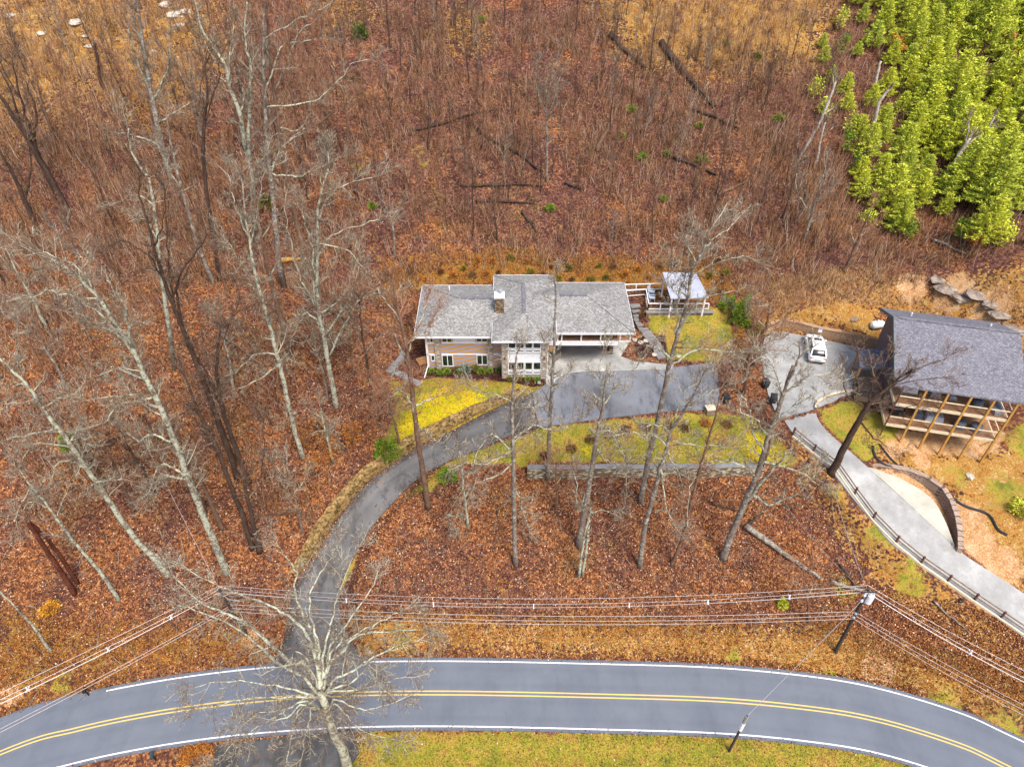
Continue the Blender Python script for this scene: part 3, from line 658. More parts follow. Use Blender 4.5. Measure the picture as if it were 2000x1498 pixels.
# porch of the right wing, carried over the parking apron
zf = PY(1150, 666, YG).z
hp(MB().box(4.302, 12.3, YG-.02, 71.19, zf-.12, zf), 'porch_floor', M['deck'])
hp(MB().box(4.32, 12.3, YG-.14, YG-.023, PY(1150, 673.5, YG).z, PY(1150, 665.5, YG).z), 'porch_beam', M['white'])
hp(rect_on(MB(), 1209, 664.5, 1231, 667, YG, .03, .14), 'porch_beam', M['white'])
hp(rect_on(MB(), 1213, 651, 1230, 665, YG, .0, .05), 'porch_panel', M['cedar'])
rail_z = PY(1150, 651, YG).z
for px_ in (1089, 1097, 1135, 1173, 1211, 1230.5):
    x = PY(px_, 660, YG).x; hp(MB().box(x-.07, x+.07, YG-.12, YG-.02, zf, 16.3), 'porch_post', M['white'])
hp(MB().box(PY(1089,0,YG).x, PY(1230,0,YG).x, YG-.16, YG-.125, rail_z-.05, rail_z+.05), 'porch_rail', M['white'])
mb = MB()
for k in range(60):
    x = 4.7+k*.14
    if x < 11.6: mb.box(x, x+.02, YG-.08, YG-.05, zf, rail_z-.05)
hp(mb, 'porch_balusters', M['hose'])
hp(MB().box(11.8, 12.28, 67.3, 71.19, 10.6, zf-.13), 'garage_pier', M['stone_br'])
hp(MB().box(4.302, 12.28, 68.2, 68.35, zf+.001, 16.3), 'porch_back_wall', M['weather'])
for x in (5.2, 8.4):
    hp(MB().box(x, x+2.8, 71.14, 71.198, 11.05, 13.3), 'garage_door', M['cedar'])
hp(rect_on(MB(), 1067.5, 676, 1081, 686, YF, .0, .10), 'beam_end', M['cedar'])
# left side: low cedar wall and white downpipe
mb = MB().beam(PZ(835, 702, 11.9), PZ(816, 707, 11.4), .15, 1.0); hp(mb, 'side_wall', M['cedar'])
hp(MB().tube([PZ(836.5, 712, 11.4), PZ(829, 738, 11.05)], .07, 6), 'downpipe', M['white'])
# ---------------------------------------------------------------- stone retaining walls
def wall_line(name, label, pts, zt, zb, th, mat, capmat=None, cat='retaining wall'):
    t = thing(name, label, cat, pts[0]); o = Vector(pts[0]); mb = MB(); cap = MB(); n = len(pts)
    for i in range(n-1):
        a, b = Vector(pts[i]), Vector(pts[i+1]); d = (b-a); d.z = 0; nn = Vector((-d.y, d.x, 0)).normalized()*th
        def P_(p, z, k): return Vector((p.x, p.y, z))+nn*k-o
        v = [P_(a,zb[i],0), P_(b,zb[i+1],0), P_(b,zb[i+1],1), P_(a,zb[i],1), P_(a,zt[i],0), P_(b,zt[i+1],0), P_(b,zt[i+1],1), P_(a,zt[i],1)]
        mb.add(v, [(0,3,2,1),(4,5,6,7),(0,1,5,4),(1,2,6,5),(2,3,7,6),(3,0,4,7)])
        if capmat:
            u = Vector((0,0,.08)); e = nn.normalized()*.06
            v = [P_(a,zt[i]+.003,0)-e, P_(b,zt[i+1]+.003,0)-e, P_(b,zt[i+1]+.003,1)+e, P_(a,zt[i]+.003,1)+e]; v += [q+u for q in v]
            cap.add(v, [(0,3,2,1),(4,5,6,7),(0,1,5,4),(1,2,6,5),(2,3,7,6),(3,0,4,7)])
    mb.build('wall', mat, t)
    if capmat: cap.build('cap', capmat, t)
    return t
xs = [PZ(p, 905, 9.3).x for p in range(1030, 1500, 20)]
wall_line('stone_retaining_wall', 'long field-stone retaining wall with slate cap along the front edge of the yellow lawn', 'retaining wall' and [(x, y_edge-.55+.06*math.sin(i), 0) for i, x in enumerate(xs)], [9.25+.012*i for i in range(len(xs))], [6.2]*len(xs), .5, M['wallstone'], M['slab'])
# mossy wall along the inside of the driveway bend
t = thing('bank_wall', 'low curved mossy retaining wall holding the bank along the left side of the asphalt driveway', 'retaining wall', drive_rows[40][0])
o = Vector(drive_rows[40][0]); mb = MB(); rows = drive_rows[34:122]; n = len(rows); prof = ((.30, -.3), (.42, 1.), (.6, 1.08), (1.45, 1.12), (1.75, -.6))
for i, r in enumerate(rows):
    L_, R_ = Vector(r[0]), Vector(r[-1]); d = (L_-R_).normalized(); hgt = min(1, i/14)*min(1, (n-1-i)/30)*.85+.12
    for a, b in prof:
        q = L_+d*(a+.05*math.sin(i*1.3+a)); mb.v.append((q.x-o.x, q.y-o.y, L_.z+(b*hgt if b > 0 else b)+.05*math.sin(i*.9+a*3)-o.z))
for i in range(n-1):
    for k in range(4): a = i*5+k; mb.f.append((a, a+1, a+6, a+5))
mb.build('wall', M['bankwall'], t)
# ---------------------------------------------------------------- terrace, fence and pavilion east of the house
zt = 13.35
t = thing('terrace_wall', 'stone wall holding up the small terrace right of the main house', 'retaining wall', PZ(1266, 608, zt))
o = t.location; a = PZ(1262, 608, zt); b = PZ(1392, 608, zt)
MB().box(a.x-o.x, b.x-o.x, -.35, .1, -1.6, -.05).build('wall', M['stone_br'], t)
MB().box(a.x-o.x-.05, b.x-o.x+.05, -.42, .15, -.047, .04).build('cap', M['slab'], t)
fence_runs = [((1217,556),(1296,554)), ((1222,568),(1262,565)), ((1262,565),(1267,593)), ((1267,593),(1385,593))]
def up(px, py): p = PZ(px, py, zt+1.0); return p
t = thing('terrace_railing', 'white-posted terrace railing between the main house and the metal-roofed pavilion', 'railing', up(1262,565)-Vector((0,0,1)))
o = t.location
rm = MB()
for (a, b) in fence_runs:
    A_, B_ = up(*a)-o, up(*b)-o; rm.beam(A_, B_, .12, .10); rm.beam(A_-Vector((0,0,.82)), B_-Vector((0,0,.82)), .10, .08)
    n = max(1, int((B_-A_).length/1.35)); ml = MB()
    for k in range(n+1):
        q = A_+(B_-A_)*k/n; MB().beam(q-Vector((0,0,.95)), q-Vector((0,0,.06)), .13, .13).build('post', M['white'], t)
    L_ = (B_-A_).length
    for k in range(int(L_/.16)):
        q = A_+(B_-A_)*(k*.16/L_); ml.beam(q-Vector((0,0,.78)), q-Vector((0,0,.05)), .02, .02)
    ml.build('balusters', M['hose'], t)
rm.build('rail', M['white'], t)
pv = thing('pavilion', 'open pavilion with pale shed metal roof at the right end of the terrace', 'pavilion', PZ(1340, 590, zt))
o = pv.location; zr = 16.4
c4 = [PZ(1294,531.5,zr+.35), PZ(1359,533,zr+.35), PZ(1384.5,581,zr-.1), PZ(1310,583,zr-.1)]
c4 = [p-o for p in c4]; dn = Vector((0,0,-.12))
MB().add([*c4, *[p+dn for p in c4]], [(3,2,1,0),(4,5,6,7),(0,1,5,4),(1,2,6,5),(2,3,7,6),(3,0,4,7)]).build('roof', M['metalroof'], pv)
for k, p in enumerate(c4):
    m_ = (c4[0]+c4[1]+c4[2]+c4[3])/4; q = p+(m_-p)*.12
    MB().beam((q.x, q.y, -.1), (q.x, q.y, p.z-.13), .17, .17).build('post', M['white'], pv)
def box_chair(name, label, p, rz, mat, group=None):
    t = thing(name, label, 'chair', p, rz, group)
    MB().box(-.32,.32,-.35,.3,.30,.38).build('seat', mat, t)
    MB().add([(-.32,.28,.3),(.32,.28,.3),(.32,.55,1.0),(-.32,.55,1.0),(-.32,.34,.3),(.32,.34,.3),(.32,.61,1.0),(-.32,.61,1.0)], [(0,1,2,3),(7,6,5,4),(0,4,5,1),(1,5,6,2),(2,6,7,3),(3,7,4,0)]).build('backrest', mat, t)
    for s in (-1, 1):
        MB().box(s*.36-.06, s*.36+.06, -.4, .38, .52, .57).build('armrest', mat, t)
        MB().box(s*.36-.03, s*.36+.03, -.38, -.3, 0, .519).build('leg', mat, t); MB().box(s*.34-.03, s*.34+.03, .2, .3, 0, .299).build('leg', mat, t)
    return t
box_chair('garden_chair', 'pale blue garden chair on the terrace, the one farther back by the railing corner', PZ(1272, 574, zt-.1), R(70), M['chair'])
box_chair('garden_chair', 'pale blue garden chair on the terrace, the one nearer the front railing', PZ(1273, 586, zt-.1), R(80), M['chair'])
# stepping stones
def slab(px, py, wx, wy, rz, label, group, z=None):
    p = G(px, py) if z is None else PZ(px, py, z); mb = MB(); m = [(-.5,-.5),(.45,-.55),(.55,.4),(.1,.55),(-.5,.45)]
    c_, s_ = math.cos(rz), math.sin(rz)
    mb.prism([((a*wx)*c_-(b*wy)*s_, (a*wx)*s_+(b*wy)*c_) for a, b in m], -.12, .09)
    o = mb.build('stepping_stone', M['slab']); o.location = p; tag(o, label, 'paving slab', group)
for k, (px_, py_) in enumerate([(1240,597),(1242,606),(1244,615),(1247,624),(1252,633),(1256,641),(1262,648),(1266,655),(1271,661),(1276,667),(1281,674),(1285,681),(1288,688),(1292,696)]):
    slab(px_, py_, 1.3, .75, .3+.1*math.sin(k), 'flat grey stepping stone in the curving path down from the terrace to the parking area', 'stepping stones between terrace and parking area')
for k, (px_, py_) in enumerate([(789,690),(783,696),(779,702),(773,709),(768,716),(764,722),(774,727),(783,731),(791,737),(800,742),(809,746),(814,749)]):
    slab(px_, py_, 1.25, .8, (1.1 if k < 6 else -.6)+.15*math.sin(k*2), 'grey flagstone in the curved path rounding the left end of the main house', 'flagstones at the left end of the main house')
def boulder(px, py, r, mat, label, group=None, sz=.6):
    p = G(px, py); mb = MB(); mb.blob((0,0,-r*.08), (r, r*.8, r*sz), 10, 6, .24); o = mb.build('boulder', mat, None, False); o.location = p; o.rotation_euler = (0,0,random.random()*6)
    tag(o, label, 'rock', group)
for a in [(1240,664),(1252,669),(1261,666),(1278,693),(1325,695),(1390,711)]:
    boulder(*a, .38, M['whiterock'], 'small white boulder in the planting beds around the stepping-stone path', 'white boulders by the stepping stones')
boulder(749, 747, .42, M['slab'], 'round dark grey stone at the left tip of the yellow lawn')
boulder(1800+94, 929, .5, M['whiterock'], 'white rock lying on the bare slope below the neighbour\'s deck')
boulder(1876, 1172, .35, M['black'], 'small black stone on the verge above the big utility pole')
for a in [(1832,545,1.1),(1852,563,1.4),(1876,580,1.2),(1935,592,1.2),(1668,622,.6),(1905,572,1.5),(1955,612,1.3),(1980,640,1.4)]:
    boulder(*a, M['rock'], 'weathered grey-brown rock outcrop in the cut bank behind the neighbour\'s house', 'rock outcrops in the bank behind the neighbouring house', .3)
for a in [(20,30,.9),(148,43,1.3),(340,28,1.4),(362,22,1.0),(350,50,1.0),(82,65,.9),(165,71,.6),(175,90,.8),(322,8,1.2),(300,100,.5)]:
    boulder(*a, M['whiterock'], 'pale rock outcrop among dry grass at the top left of the hillside', 'pale outcrops at the top left of the hillside', .35)
# ================================================================= neighbour's house (turned 13 degrees)
ang = -R(13.3); O2 = Vector((40.1, 54.4, 0))
nb = thing('deck_house', 'large purple-grey roofed house with two timber decks on tall posts at the right edge', 'house', O2, ang)
def n2(mb, name, mat, parent=None): return mb.build(name, mat, parent or nb)
n2(MB().add([(.25,3.2,8.4),(11,3.2,8.4),(11,12.1,8.4),(.25,12.1,8.4),(.25,3.2,18.7),(11,3.2,18.7),(11,7.4,20.3),(11,12.1,18.35),(.25,12.1,18.35),(.25,7.4,20.3)],
     [(3,2,1,0),(0,1,5,4),(1,2,7,6,5),(2,3,8,7),(3,0,4,9,8),(4,5,6,9),(9,6,7,8)]), 'wall', M['siding_dark'])
def slope(u0, u1, va, za_, vb, zb_, th=.22):
    return MB().add([(u0,va,za_),(u1,va,za_),(u1,vb,zb_),(u0,vb,zb_),(u0,va,za_-th),(u1,va,za_-th),(u1,vb,zb_-th),(u0,vb,zb_-th)], [(0,1,2,3),(7,6,5,4),(0,4,5,1),(1,5,6,2),(2,6,7,3),(3,7,4,0)])
r1 = n2(slope(-.8, 11.6, -.15, 17.5, 7.4, 20.65), 'roof', M['shingle2'])
r2 = n2(slope(-.8, 11.6, 12.5, 18.35, 7.402, 20.65), 'roof', M['shingle2'])
MB().beam((-.3, 7.4, 20.69), (11.5, 7.4, 20.69), .3, .07).build('ridge_cap', M['shingle2'], r1)
mb = MB(); mb.beam((-.84, -.15, 17.42), (-.84, 7.4, 20.57), .07, .3).beam((-.84, 12.5, 18.27), (-.84, 7.4, 20.57), .07, .3); mb.build('barge_board', flat('green_barge_board', (.10,.14,.13)), r1)
for p in ((1.6, 9.6), (9.5, 9.3)): MB().tube([(p[0], p[1], 19.3), (p[0], p[1], 20.1)], .09, 7).build('vent_pipe', M['white'], r2)
# window in the gable
f = n2(MB().box(.17,.245,6.0,7.3,15.9,17.6), 'window', M['greymetal']); MB().box(.15,.168,6.12,7.18,16.02,17.48).build('pane', M['glass'], f)
# stone skirt at the front left corner
n2(MB().box(.05,.24,3.1,4.0,8.4,17.9), 'corner_pier', M['stone_br'])
# decks
for zd, nm in ((12.05, 'lower'), (15.0, 'upper')):
    d = n2(MB().box(.1, 10.9, .05, 3.19, zd-.12, zd), 'deck', M['deck'])
    MB().box(.0, 11.0, -.06, .048, zd-.33, zd+.02).build('rim_board', M['timber_pale'], d)
    MB().box(10.902, 11.0, .05, 3.19, zd-.33, zd+.02).build('rim_board', M['timber_pale'], d)
    MB().box(.0, .098, .05, 3.19, zd-.33, zd+.02).build('rim_board', M['timber_pale'], d)
    MB().box(.0, 11.0, -.05, .05, zd+.98, zd+1.06).build('top_rail', M['timber_pale'], d)
    MB().box(10.9, 11.0, .052, 3.19, zd+.98, zd+1.06).build('top_rail', M['timber_pale'], d)
    mb = MB()
    for k in range(72): mb.box(.1+k*.15, .125+k*.15, -.01, .01, zd+.02, zd+.98)
    mb.build('balusters', M['hose'], d)
us = [.25, 2.35, 4.45, 6.6, 8.75, 10.9]
for u in us[1:]:
    n2(MB().box(u-.1, u+.1, -.12, .06, 7.2, 17.45), 'deck_post', M['timber'])
n2(MB().tube([(.1, -.1, 17.4), (.1, -.12, 8.4)], .07, 7), 'downpipe', M['hose'])
n2(MB().beam((10.9, .0, 12), (9.9, 0, 10.8), .12, .12), 'brace', M['timber'])
# deck furniture (things of their own)
def on_deck(u, v, z):
    c_, s_ = math.cos(ang), math.sin(ang); return Vector((O2.x+u*c_-v*s_, O2.y+u*s_+v*c_, z))
def sofa(label, u, v, z, wd, rz=0):
    t = thing('outdoor_sofa', label, 'sofa', on_deck(u, v, z), ang+rz)
    MB().box(-wd/2, wd/2, -.4, .4, 0, .28).build('base', M['greymetal'], t)
    n = max(1, int(wd/.75))
    for k in range(n):
        x0 = -wd/2+.08+k*(wd-.16)/n; x1 = x0+(wd-.16)/n-.04
        MB().box(x0, x1, -.38, .2, .283, .46).build('cushion', M['cushion'], t); MB().box(x0, x1, .2, .38, .283, .85).build('back_cushion', M['cushion'], t)
def covered(label, u, v, z, r, mat='cover'):
    t = thing('covered_table', label, 'table', on_deck(u, v, z), ang)
    MB().tube([(0,0,0),(0,0,.45),(0,0,.72),(0,0,.8)], [r*1.0, r*.97, r*.92, r*.55], 12).build('cover', M[mat], t)
    MB().tube([(0,0,.8),(0,0,.9)], [.1, .05], 8).build('finial', M['black'], t)
def cover_box(label, u, v, z, wx, wy, h, mat, cat='furniture', name='covered_furniture'):
    t = thing(name, label, cat, on_deck(u, v, z), ang)
    MB().add([(-wx/2,-wy/2,0),(wx/2,-wy/2,0),(wx/2,wy/2,0),(-wx/2,wy/2,0),(-wx*.42,-wy*.42,h),(wx*.42,-wy*.42,h),(wx*.42,wy*.42,h*1.05),(-wx*.42,wy*.42,h*1.05)], [(3,2,1,0),(4,5,6,7),(0,1,5,4),(1,2,6,5),(2,3,7,6),(3,0,4,7)]).build('cover', M[mat], t)
    MB().box(-wx*.3, wx*.3, -wy*.3, wy*.3, h*1.06, h*1.13).build('top_panel', M['greymetal'], t)
sofa('grey outdoor sofa with pale cushions at the right end of the upper deck', 9.9, 1.1, 15, 1.6, R(-80))
sofa('single pale-cushioned outdoor armchair in the middle of the upper deck', 6.0, 2.2, 15, .8)
cover_box('white boxy cooler standing under the eave at the left end of the upper deck', 1.8, 2.3, 15, 1.6, .7, .8, 'white', 'cooler', 'cooler')
cover_box('grey covered grill on the upper deck left of the armchair', 4.3, 2.2, 15, 1.0, .7, 1.0, 'greymetal', 'grill', 'covered_grill')
covered('dark covered table on the right half of the upper deck', 8.3, 1.5, 15, .5)
covered('round slate-blue covered table on the lower deck, left of its twin', 7.6, 1.2, 12.05, .62)
covered('round slate-blue covered table at the right end of the lower deck', 9.2, 1.1, 12.05, .62)
cover_box('wide grey covered dining set in the middle of the lower deck', 5.1, 1.7, 12.05, 1.9, 1.1, .8, 'cushion')
cover_box('dark covered lounger on the lower deck beside the dining set', 3.6, 2.0, 12.05, .9, 1.1, .7, 'cover')
cover_box('dark covered bench at the left end of the lower deck', 1.5, 1.9, 12.05, 1.5, .8, .7, 'bin')
# entry porch on the gable side
pz = 15.1
n2(MB().add([(-2.7,5.6,pz-.3),(.2,5.6,pz+.1),(.2,8.6,pz+.3),(-2.7,8.6,pz+.1),(-2.7,5.6,pz-.48),(.2,5.6,pz-.1),(.2,8.6,pz+.1),(-2.7,8.6,pz-.08)], [(0,1,2,3),(7,6,5,4),(0,4,5,1),(1,5,6,2),(2,6,7,3),(3,7,4,0)]), 'porch_roof', M['shingle2'])
for v in (5.8, 8.3): n2(MB().beam((-2.5, v, 11.9), (-2.5, v, pz-.4), .22, .22), 'porch_post', M['cedar'])
n2(MB().beam((-2.75, 5.6, pz-.35), (-2.75, 8.6, pz+.02), .1, .25), 'porch_beam', M['hose'])
n2(MB().box(-2.6, .1, 3.4, 8.4, 11.7, 12.35), 'entry_deck', M['weather'])
mb = MB()
for k in range(6): mb.box(-2.6, .0, 3.5+k*.4, 3.56+k*.4, 13.3, 13.4)
for k in range(4): mb.box(-2.5+k*.8, -2.42+k*.8, 3.4, 5.6, 13.2, 13.299)
n2(mb, 'trellis', M['weather'])
for a in ((-2.5,3.5),(-.1,3.5),(-2.5,5.5)): n2(MB().box(a[0]-.07,a[0]+.07,a[1]-.07,a[1]+.07,11.7,13.2), 'trellis_post', M['weather'])
n2(MB().box(-2.75, -2.45, 3.3, 5.5, 11.3, 12.9), 'stone_pier', M['stone_br'])
# block wall behind the car
pts = [(1494,660),(1500,647),(1512,640),(1530,638),(1560,645),(1600,656),(1640,664),(1680,672),(1706,678)]
top = [12.6,12.9,13.1,13.2,13.25,13.3,13.35,13.35,13.35]
W_ = [PZ(a, b+3, 12.05) for a, b in pts]
wall_line('block_wall', 'tan block retaining wall curving behind the parked white car', W_, top, [11.7]*9, .4, M['block'], M['block'])
t = thing('propane_tank', 'white propane tank beside the gable end of the neighbouring house', 'gas tank', G(1710, 643)+Vector((0,0,.1)), R(10))
MB().tube([(-.9,0,.6),(-.8,0,.6),(-.62,0,.6),(.62,0,.6),(.8,0,.6),(.9,0,.6)], [.1,.34,.48,.48,.34,.1], 14).build('tank', M['white'], t)
MB().blob((0,0,1.12), (.2,.2,.12)).build('dome', M['white'], t)
for s in (-.5, .5): MB().box(s-.06, s+.06, -.3, .3, 0, .25).build('foot', M['slab'], t)
t = thing('utility_box', 'small white utility box on top of the tan block wall', 'utility box', PZ(1601, 648, 13.35), R(-10))
MB().box(-.22,.22,-.12,.12,0,.45).build('cabinet', M['white'], t); MB().box(-.25,.25,-.15,.15,.453,.50).build('lid', M['greymetal'], t)
# low kerb between pad and front lawn of the neighbour
kp = [PZ(*p, 12.0) for p in [(1594,800),(1596,790),(1612,778),(1640,770),(1680,766),(1700,764)]]
wall_line('kerb_wall', 'low timber kerb curving round the top of the small green lawn beside the concrete drive', kp, [12.25]*6, [11.2]*6, .18, M['weather'], M['timber_pale'])
# block wall on the outside of the concrete flare
fw = [Vector(PZ(*p)) for p in [(1704,911,8.9),(1740,915,8.9),(1775,924,8.7),(1808,938,8.5),(1836,960,8.1),(1852,985,7.6),(1862,1015,7.0),(1868,1045,6.6),(1871,1072,6.2)]]
wall_line('flare_wall', 'grey-brown block wall curving round the pale concrete flare beside the concrete drive', fw, [9.0,9.0,9.0,8.85,8.6,8.1,7.5,7.0,6.3], [5.2]*9, .45, M['block_grey'], M['block_grey'])
# corrugated drain pipe
pp = smooth_poly([G(*p)+Vector((0,0,.12)) for p in [(1704,872),(1706,885),(1712,897),(1730,910),(1760,920),(1800,930),(1830,945),(1858,972),(1885,990),(1920,1001),(1935,1012),(1948,1035),(1966,1046)]], 5)
tag(MB().tube(pp, .13, 7).build('drain_pipe', M['pipe']), 'long black corrugated pipe snaking down the slope from the neighbour\'s downpipe', 'pipe')
pp = smooth_poly([G(*p)+Vector((0,0,.12)) for p in [(1716,868),(1724,878),(1740,898),(1758,914)]], 5)
tag(MB().tube(pp, .1, 7).build('drain_pipe', M['pipe']), 'short black pipe branch joining the long corrugated pipe below the deck', 'pipe')
# ================================================================= fence along the concrete drive
fp = [(1500,772),(1522,822),(1548,850),(1588,883),(1633,916),(1668,966),(1704,1014),(1749,1060),(1798,1100),(1850,1136),(1902,1172),(1954,1207),(2010,1245),(2060,1280)]
fpos = [G(*p) for p in fp]
t = thing('rail_fence', 'two-rail brown timber fence along the lower edge of the concrete drive', 'fence', fpos[5]); o = fpos[5]
for p in fpos[2:]: MB().beam(p-o-Vector((0,0,.2)), p-o+Vector((0,0,1.15)), .16, .16).build('post', M['hose'], t)
mb = [MB(), MB()]
for a, b in zip(fpos[2:-1], fpos[3:]):
    for k, h in enumerate((.55, 1.0)): mb[k].beam(a-o+Vector((0,0,h)), b-o+Vector((0,0,h)), .07, .12)
for m_ in mb: m_.build('rail', M['weather'], t)
mb = MB(); 
for a, b in zip(fpos[2:-1], fpos[3:]): mb.beam(a-o+Vector((-.15,-.25,.1)), b-o+Vector((-.15,-.25,.1)), .15, .3)
mb.build('kerb_board', M['timber_pale'], t)
# ================================================================= white car
cp_ = (PZ(1590, 711, 12.05)+PZ(1588, 657, 12.05))/2
car = thing('parked_car', 'white hatchback SUV with dark glass parked on the concrete pad beside the block wall', 'car', PZ(1590, 687, 12.04), math.atan2(-(PZ(1585,660,12).x-PZ(1593,710,12).x), PZ(1585,660,12).y-PZ(1593,710,12).y))
def loft(stations, name, mat, smooth=True):
    mb = MB(); n = len(stations[0])
    for s_ in stations: mb.v += s_
    for i in range(len(stations)-1):
        for k in range(n): a = i*n+k; b = i*n+(k+1) % n; mb.f.append((a, b, b+n, a+n))
    mb.f.append(tuple(range(n))[::-1]); mb.f.append(tuple((len(stations)-1)*n+k for k in range(n)))
    o_ = mb.build(name, mat, car, smooth); return o_
def ring(y, hw, z0, z1, top):   # body cross-section
    return [(-hw*.88,y,z0),(-hw,y,z0+.18),(-hw,y,(z0+z1)/2+.08),(-hw*.96,y,z1-.06),(-hw*top,y,z1),(0,y,z1+.03),(hw*top,y,z1),(hw*.96,y,z1-.06),(hw,y,(z0+z1)/2+.08),(hw,y,z0+.18),(hw*.88,y,z0)]
loft([ring(-2.33,.70,.42,.80,.75), ring(-2.25,.86,.30,.98,.85), ring(-1.9,.95,.24,1.05,.88), ring(-1.2,.97,.22,1.03,.88), ring(0,.97,.22,1.0,.88), ring(1.0,.97,.22,.98,.88), ring(1.5,.96,.22,.96,.86), ring(2.0,.90,.26,.86,.8), ring(2.28,.74,.32,.72,.7), ring(2.36,.55,.38,.62,.6)], 'body', M['carpaint'])
def gring(y, hb, ht, z0, z1): return [(-hb,y,z0),(-ht,y,z1-.05),(-ht*.85,y,z1),(ht*.85,y,z1),(ht,y,z1-.05),(hb,y,z0)]
gh = loft([gring(-2.12,.80,.78,.98,1.02), gring(-1.75,.86,.70,.98,1.38), gring(-1.45,.87,.68,.98,1.57), gring(-.4,.87,.67,.96,1.62), gring(.35,.87,.67,.95,1.58), gring(.7,.86,.70,.94,1.42), gring(1.35,.80,.76,.93,.98)], 'cabin', M['blackglass'])
rf = MB(); st = [(-2.08,.70,1.075),(-1.86,.71,1.30),(-1.62,.66,1.52),(-1.35,.66,1.61),(-.4,.65,1.65),(.35,.64,1.61),(.58,.64,1.51)]
v = []
for y, hw, z in st[2:]: v += [(-hw,y,z-.03),(hw,y,z-.03),(hw,y,z+.012),(-hw,y,z+.012)]
f = []
for i in range(len(st)-3): b_ = i*4; f += [(b_+3,b_+2,b_+6,b_+7),(b_,b_+4,b_+5,b_+1),(b_+1,b_+5,b_+6,b_+2),(b_,b_+3,b_+7,b_+4)]
f += [(0,1,2,3),(len(v)-1,len(v)-2,len(v)-3,len(v)-4)]
ro = MB().add(v, f).build('roof_panel', M['carpaint'], car)
MB().box(-.38,.38,-.0,.30,1.635,1.672).build('sunroof', M['blackglass'], ro)
for s in (-1, 1):
    MB().beam((s*.80,-2.1,1.03), (s*.66,-1.45,1.6), .12, .06).build('rear_pillar', M['carpaint'], car)
    MB().beam((s*.80,1.3,1.0), (s*.66,.4,1.6), .09, .05).build('front_pillar', M['carpaint'], car)
    MB().beam((s*.86,-.45,1.0), (s*.69,-.45,1.6), .08, .05).build('door_pillar', M['carpaint'], car)
    MB().box(s*.95, s*1.13, .78, .98, .98, 1.12).build('wing_mirror', M['carpaint'], car)
    MB().box(s*.48, s*.84, -2.31, -2.2, .80, .93).build('tail_lamp', M['taillamp'], car)
    MB().box(s*.50, s*.80, 2.12, 2.25, .66, .76).build('headlight', M['greymetal'], car)
    for y in (-1.45, 1.45):
        wv_ = MB().tube([(s*.78,y,.35),(s*.985,y,.35)], .35, 16).build('wheel', M['rubber'], car)
        MB().tube([(s*.98,y,.35),(s*1.0,y,.35)], .22, 10).build('rim', M['greymetal'], wv_)
MB().box(-.3,.3,-2.36,-2.315,.55,.68).build('number_plate', M['greymetal'], car)
MB().box(-.8,.8,-2.34,-2.1,.3,.42).build('rear_bumper', M['black'], car)
car.scale = (1.07, 1.07, 1.07)
# ================================================================= poles and wires
def pole_thing(name, label, base, topv, r):
    t = thing(name, label, 'utility pole', base); MB().tube([(0,0,-.4), topv-base], [r, r*.7], 10).build('pole', M['polewood'], t); return t
bR = G(1632, 1272); tR = PY(1697, 1150, bR.y-.3); bL = G(482, 1240); tL = PY(428, 1150, bL.y); bG = G(1424, 1466); tG = PY(1460, 1397, bG.y)
pR = pole_thing('utility_pole', 'dark wooden utility pole with white transformer standing above the right bend of the road', bR, tR, .19)
pL = pole_thing('utility_pole', 'dark utility pole half hidden by lichen branches left of the driveway mouth', bL, tL, .19)
pG = pole_thing('guy_pole', 'short black guy pole on the grass south of the road', bG, tG, .13)
d = (tR-bR)
def along(b, t_, k): return (t_-b)*k
q = along(bR, tR, .88)
tr = MB().tube([q+Vector((.42,-.1,-.55)), q+Vector((.42,-.1,.45)), q+Vector((.42,-.1,.5))], [.3,.3,.2], 14).build('transformer', M['insul'], pR)
for s in (-.12, .12): MB().tube([q+Vector((.42+s,-.1,.5)), q+Vector((.42+s,-.1,.85))], [.07,.05], 7).build('bushing', M['insul'], tr)
for k, z_ in ((.93, .1), (.97, .25), (.85, .0)):
    MB().blob(along(bR, tR, k)+Vector((-.2,-.15,0)), (.13,.13,.2)).build('insulator', M['insul'], pR)
MB().beam(along(bR, tR, .985)+Vector((-.7,-.2,0)), along(bR, tR, .985)+Vector((.7,-.2,0)), .11, .12).build('crossarm', M['polewood'], pR)
for k in (.6, .66): MB().blob(along(bR, tR, k)+Vector((-.15,-.15,0)), (.16,.16,.14)).build('bracket', M['greymetal'], pR)
q = along(bL, tL, .92); MB().blob(q+Vector((-.1,-.2,.1)), (.2,.2,.25)).build('bracket', M['greymetal'], pL)
MB().beam(q+Vector((.3,-.1,-.9)), q+Vector((1.5,-.1,-1.2)), .08, .12).build('street_lamp_arm', M['greymetal'], pL)
q = along(bG, tG, .62); MB().tube([q, along(bG, tG, .8)], .17, 8).build('guard', M['insul'], pG); MB().tube([along(bG,tG,.8), along(bG,tG,.99)], .14, 8).build('sleeve', M['greymetal'], pG)
def cat(a, b, sag, n=28): return [a+(b-a)*(i/n)+Vector((0,0,-4*sag*(i/n)*(1-i/n))) for i in range(n+1)]
def span(label, a, b, offs, sag, r, mat, spacers=(), name='power_line'):
    t = thing(name, label, 'power line', a); o = Vector(a)
    for (da, db, ds) in offs:
        MB().tube([p-o for p in cat(a+da, b+db, sag+ds)], r, 4).build('wire', M[mat], t)
    for s in spacers:
        pts = [cat(a+da, b+db, sag+ds, 100)[int(s*100)]-o for da, db, ds in offs[1:]]
        zmin = min(p.z for p in pts); zmax = max(p.z for p in pts); c_ = sum(pts, Vector())/len(pts)
        MB().beam((c_.x, c_.y, zmin-.1), (c_.x, c_.y, zmax+.12), .09, .09).beam((c_.x, c_.y-.25, c_.z), (c_.x, c_.y+.25, c_.z), .06, .06).build('spacer', M['insul'], t)
V3 = Vector
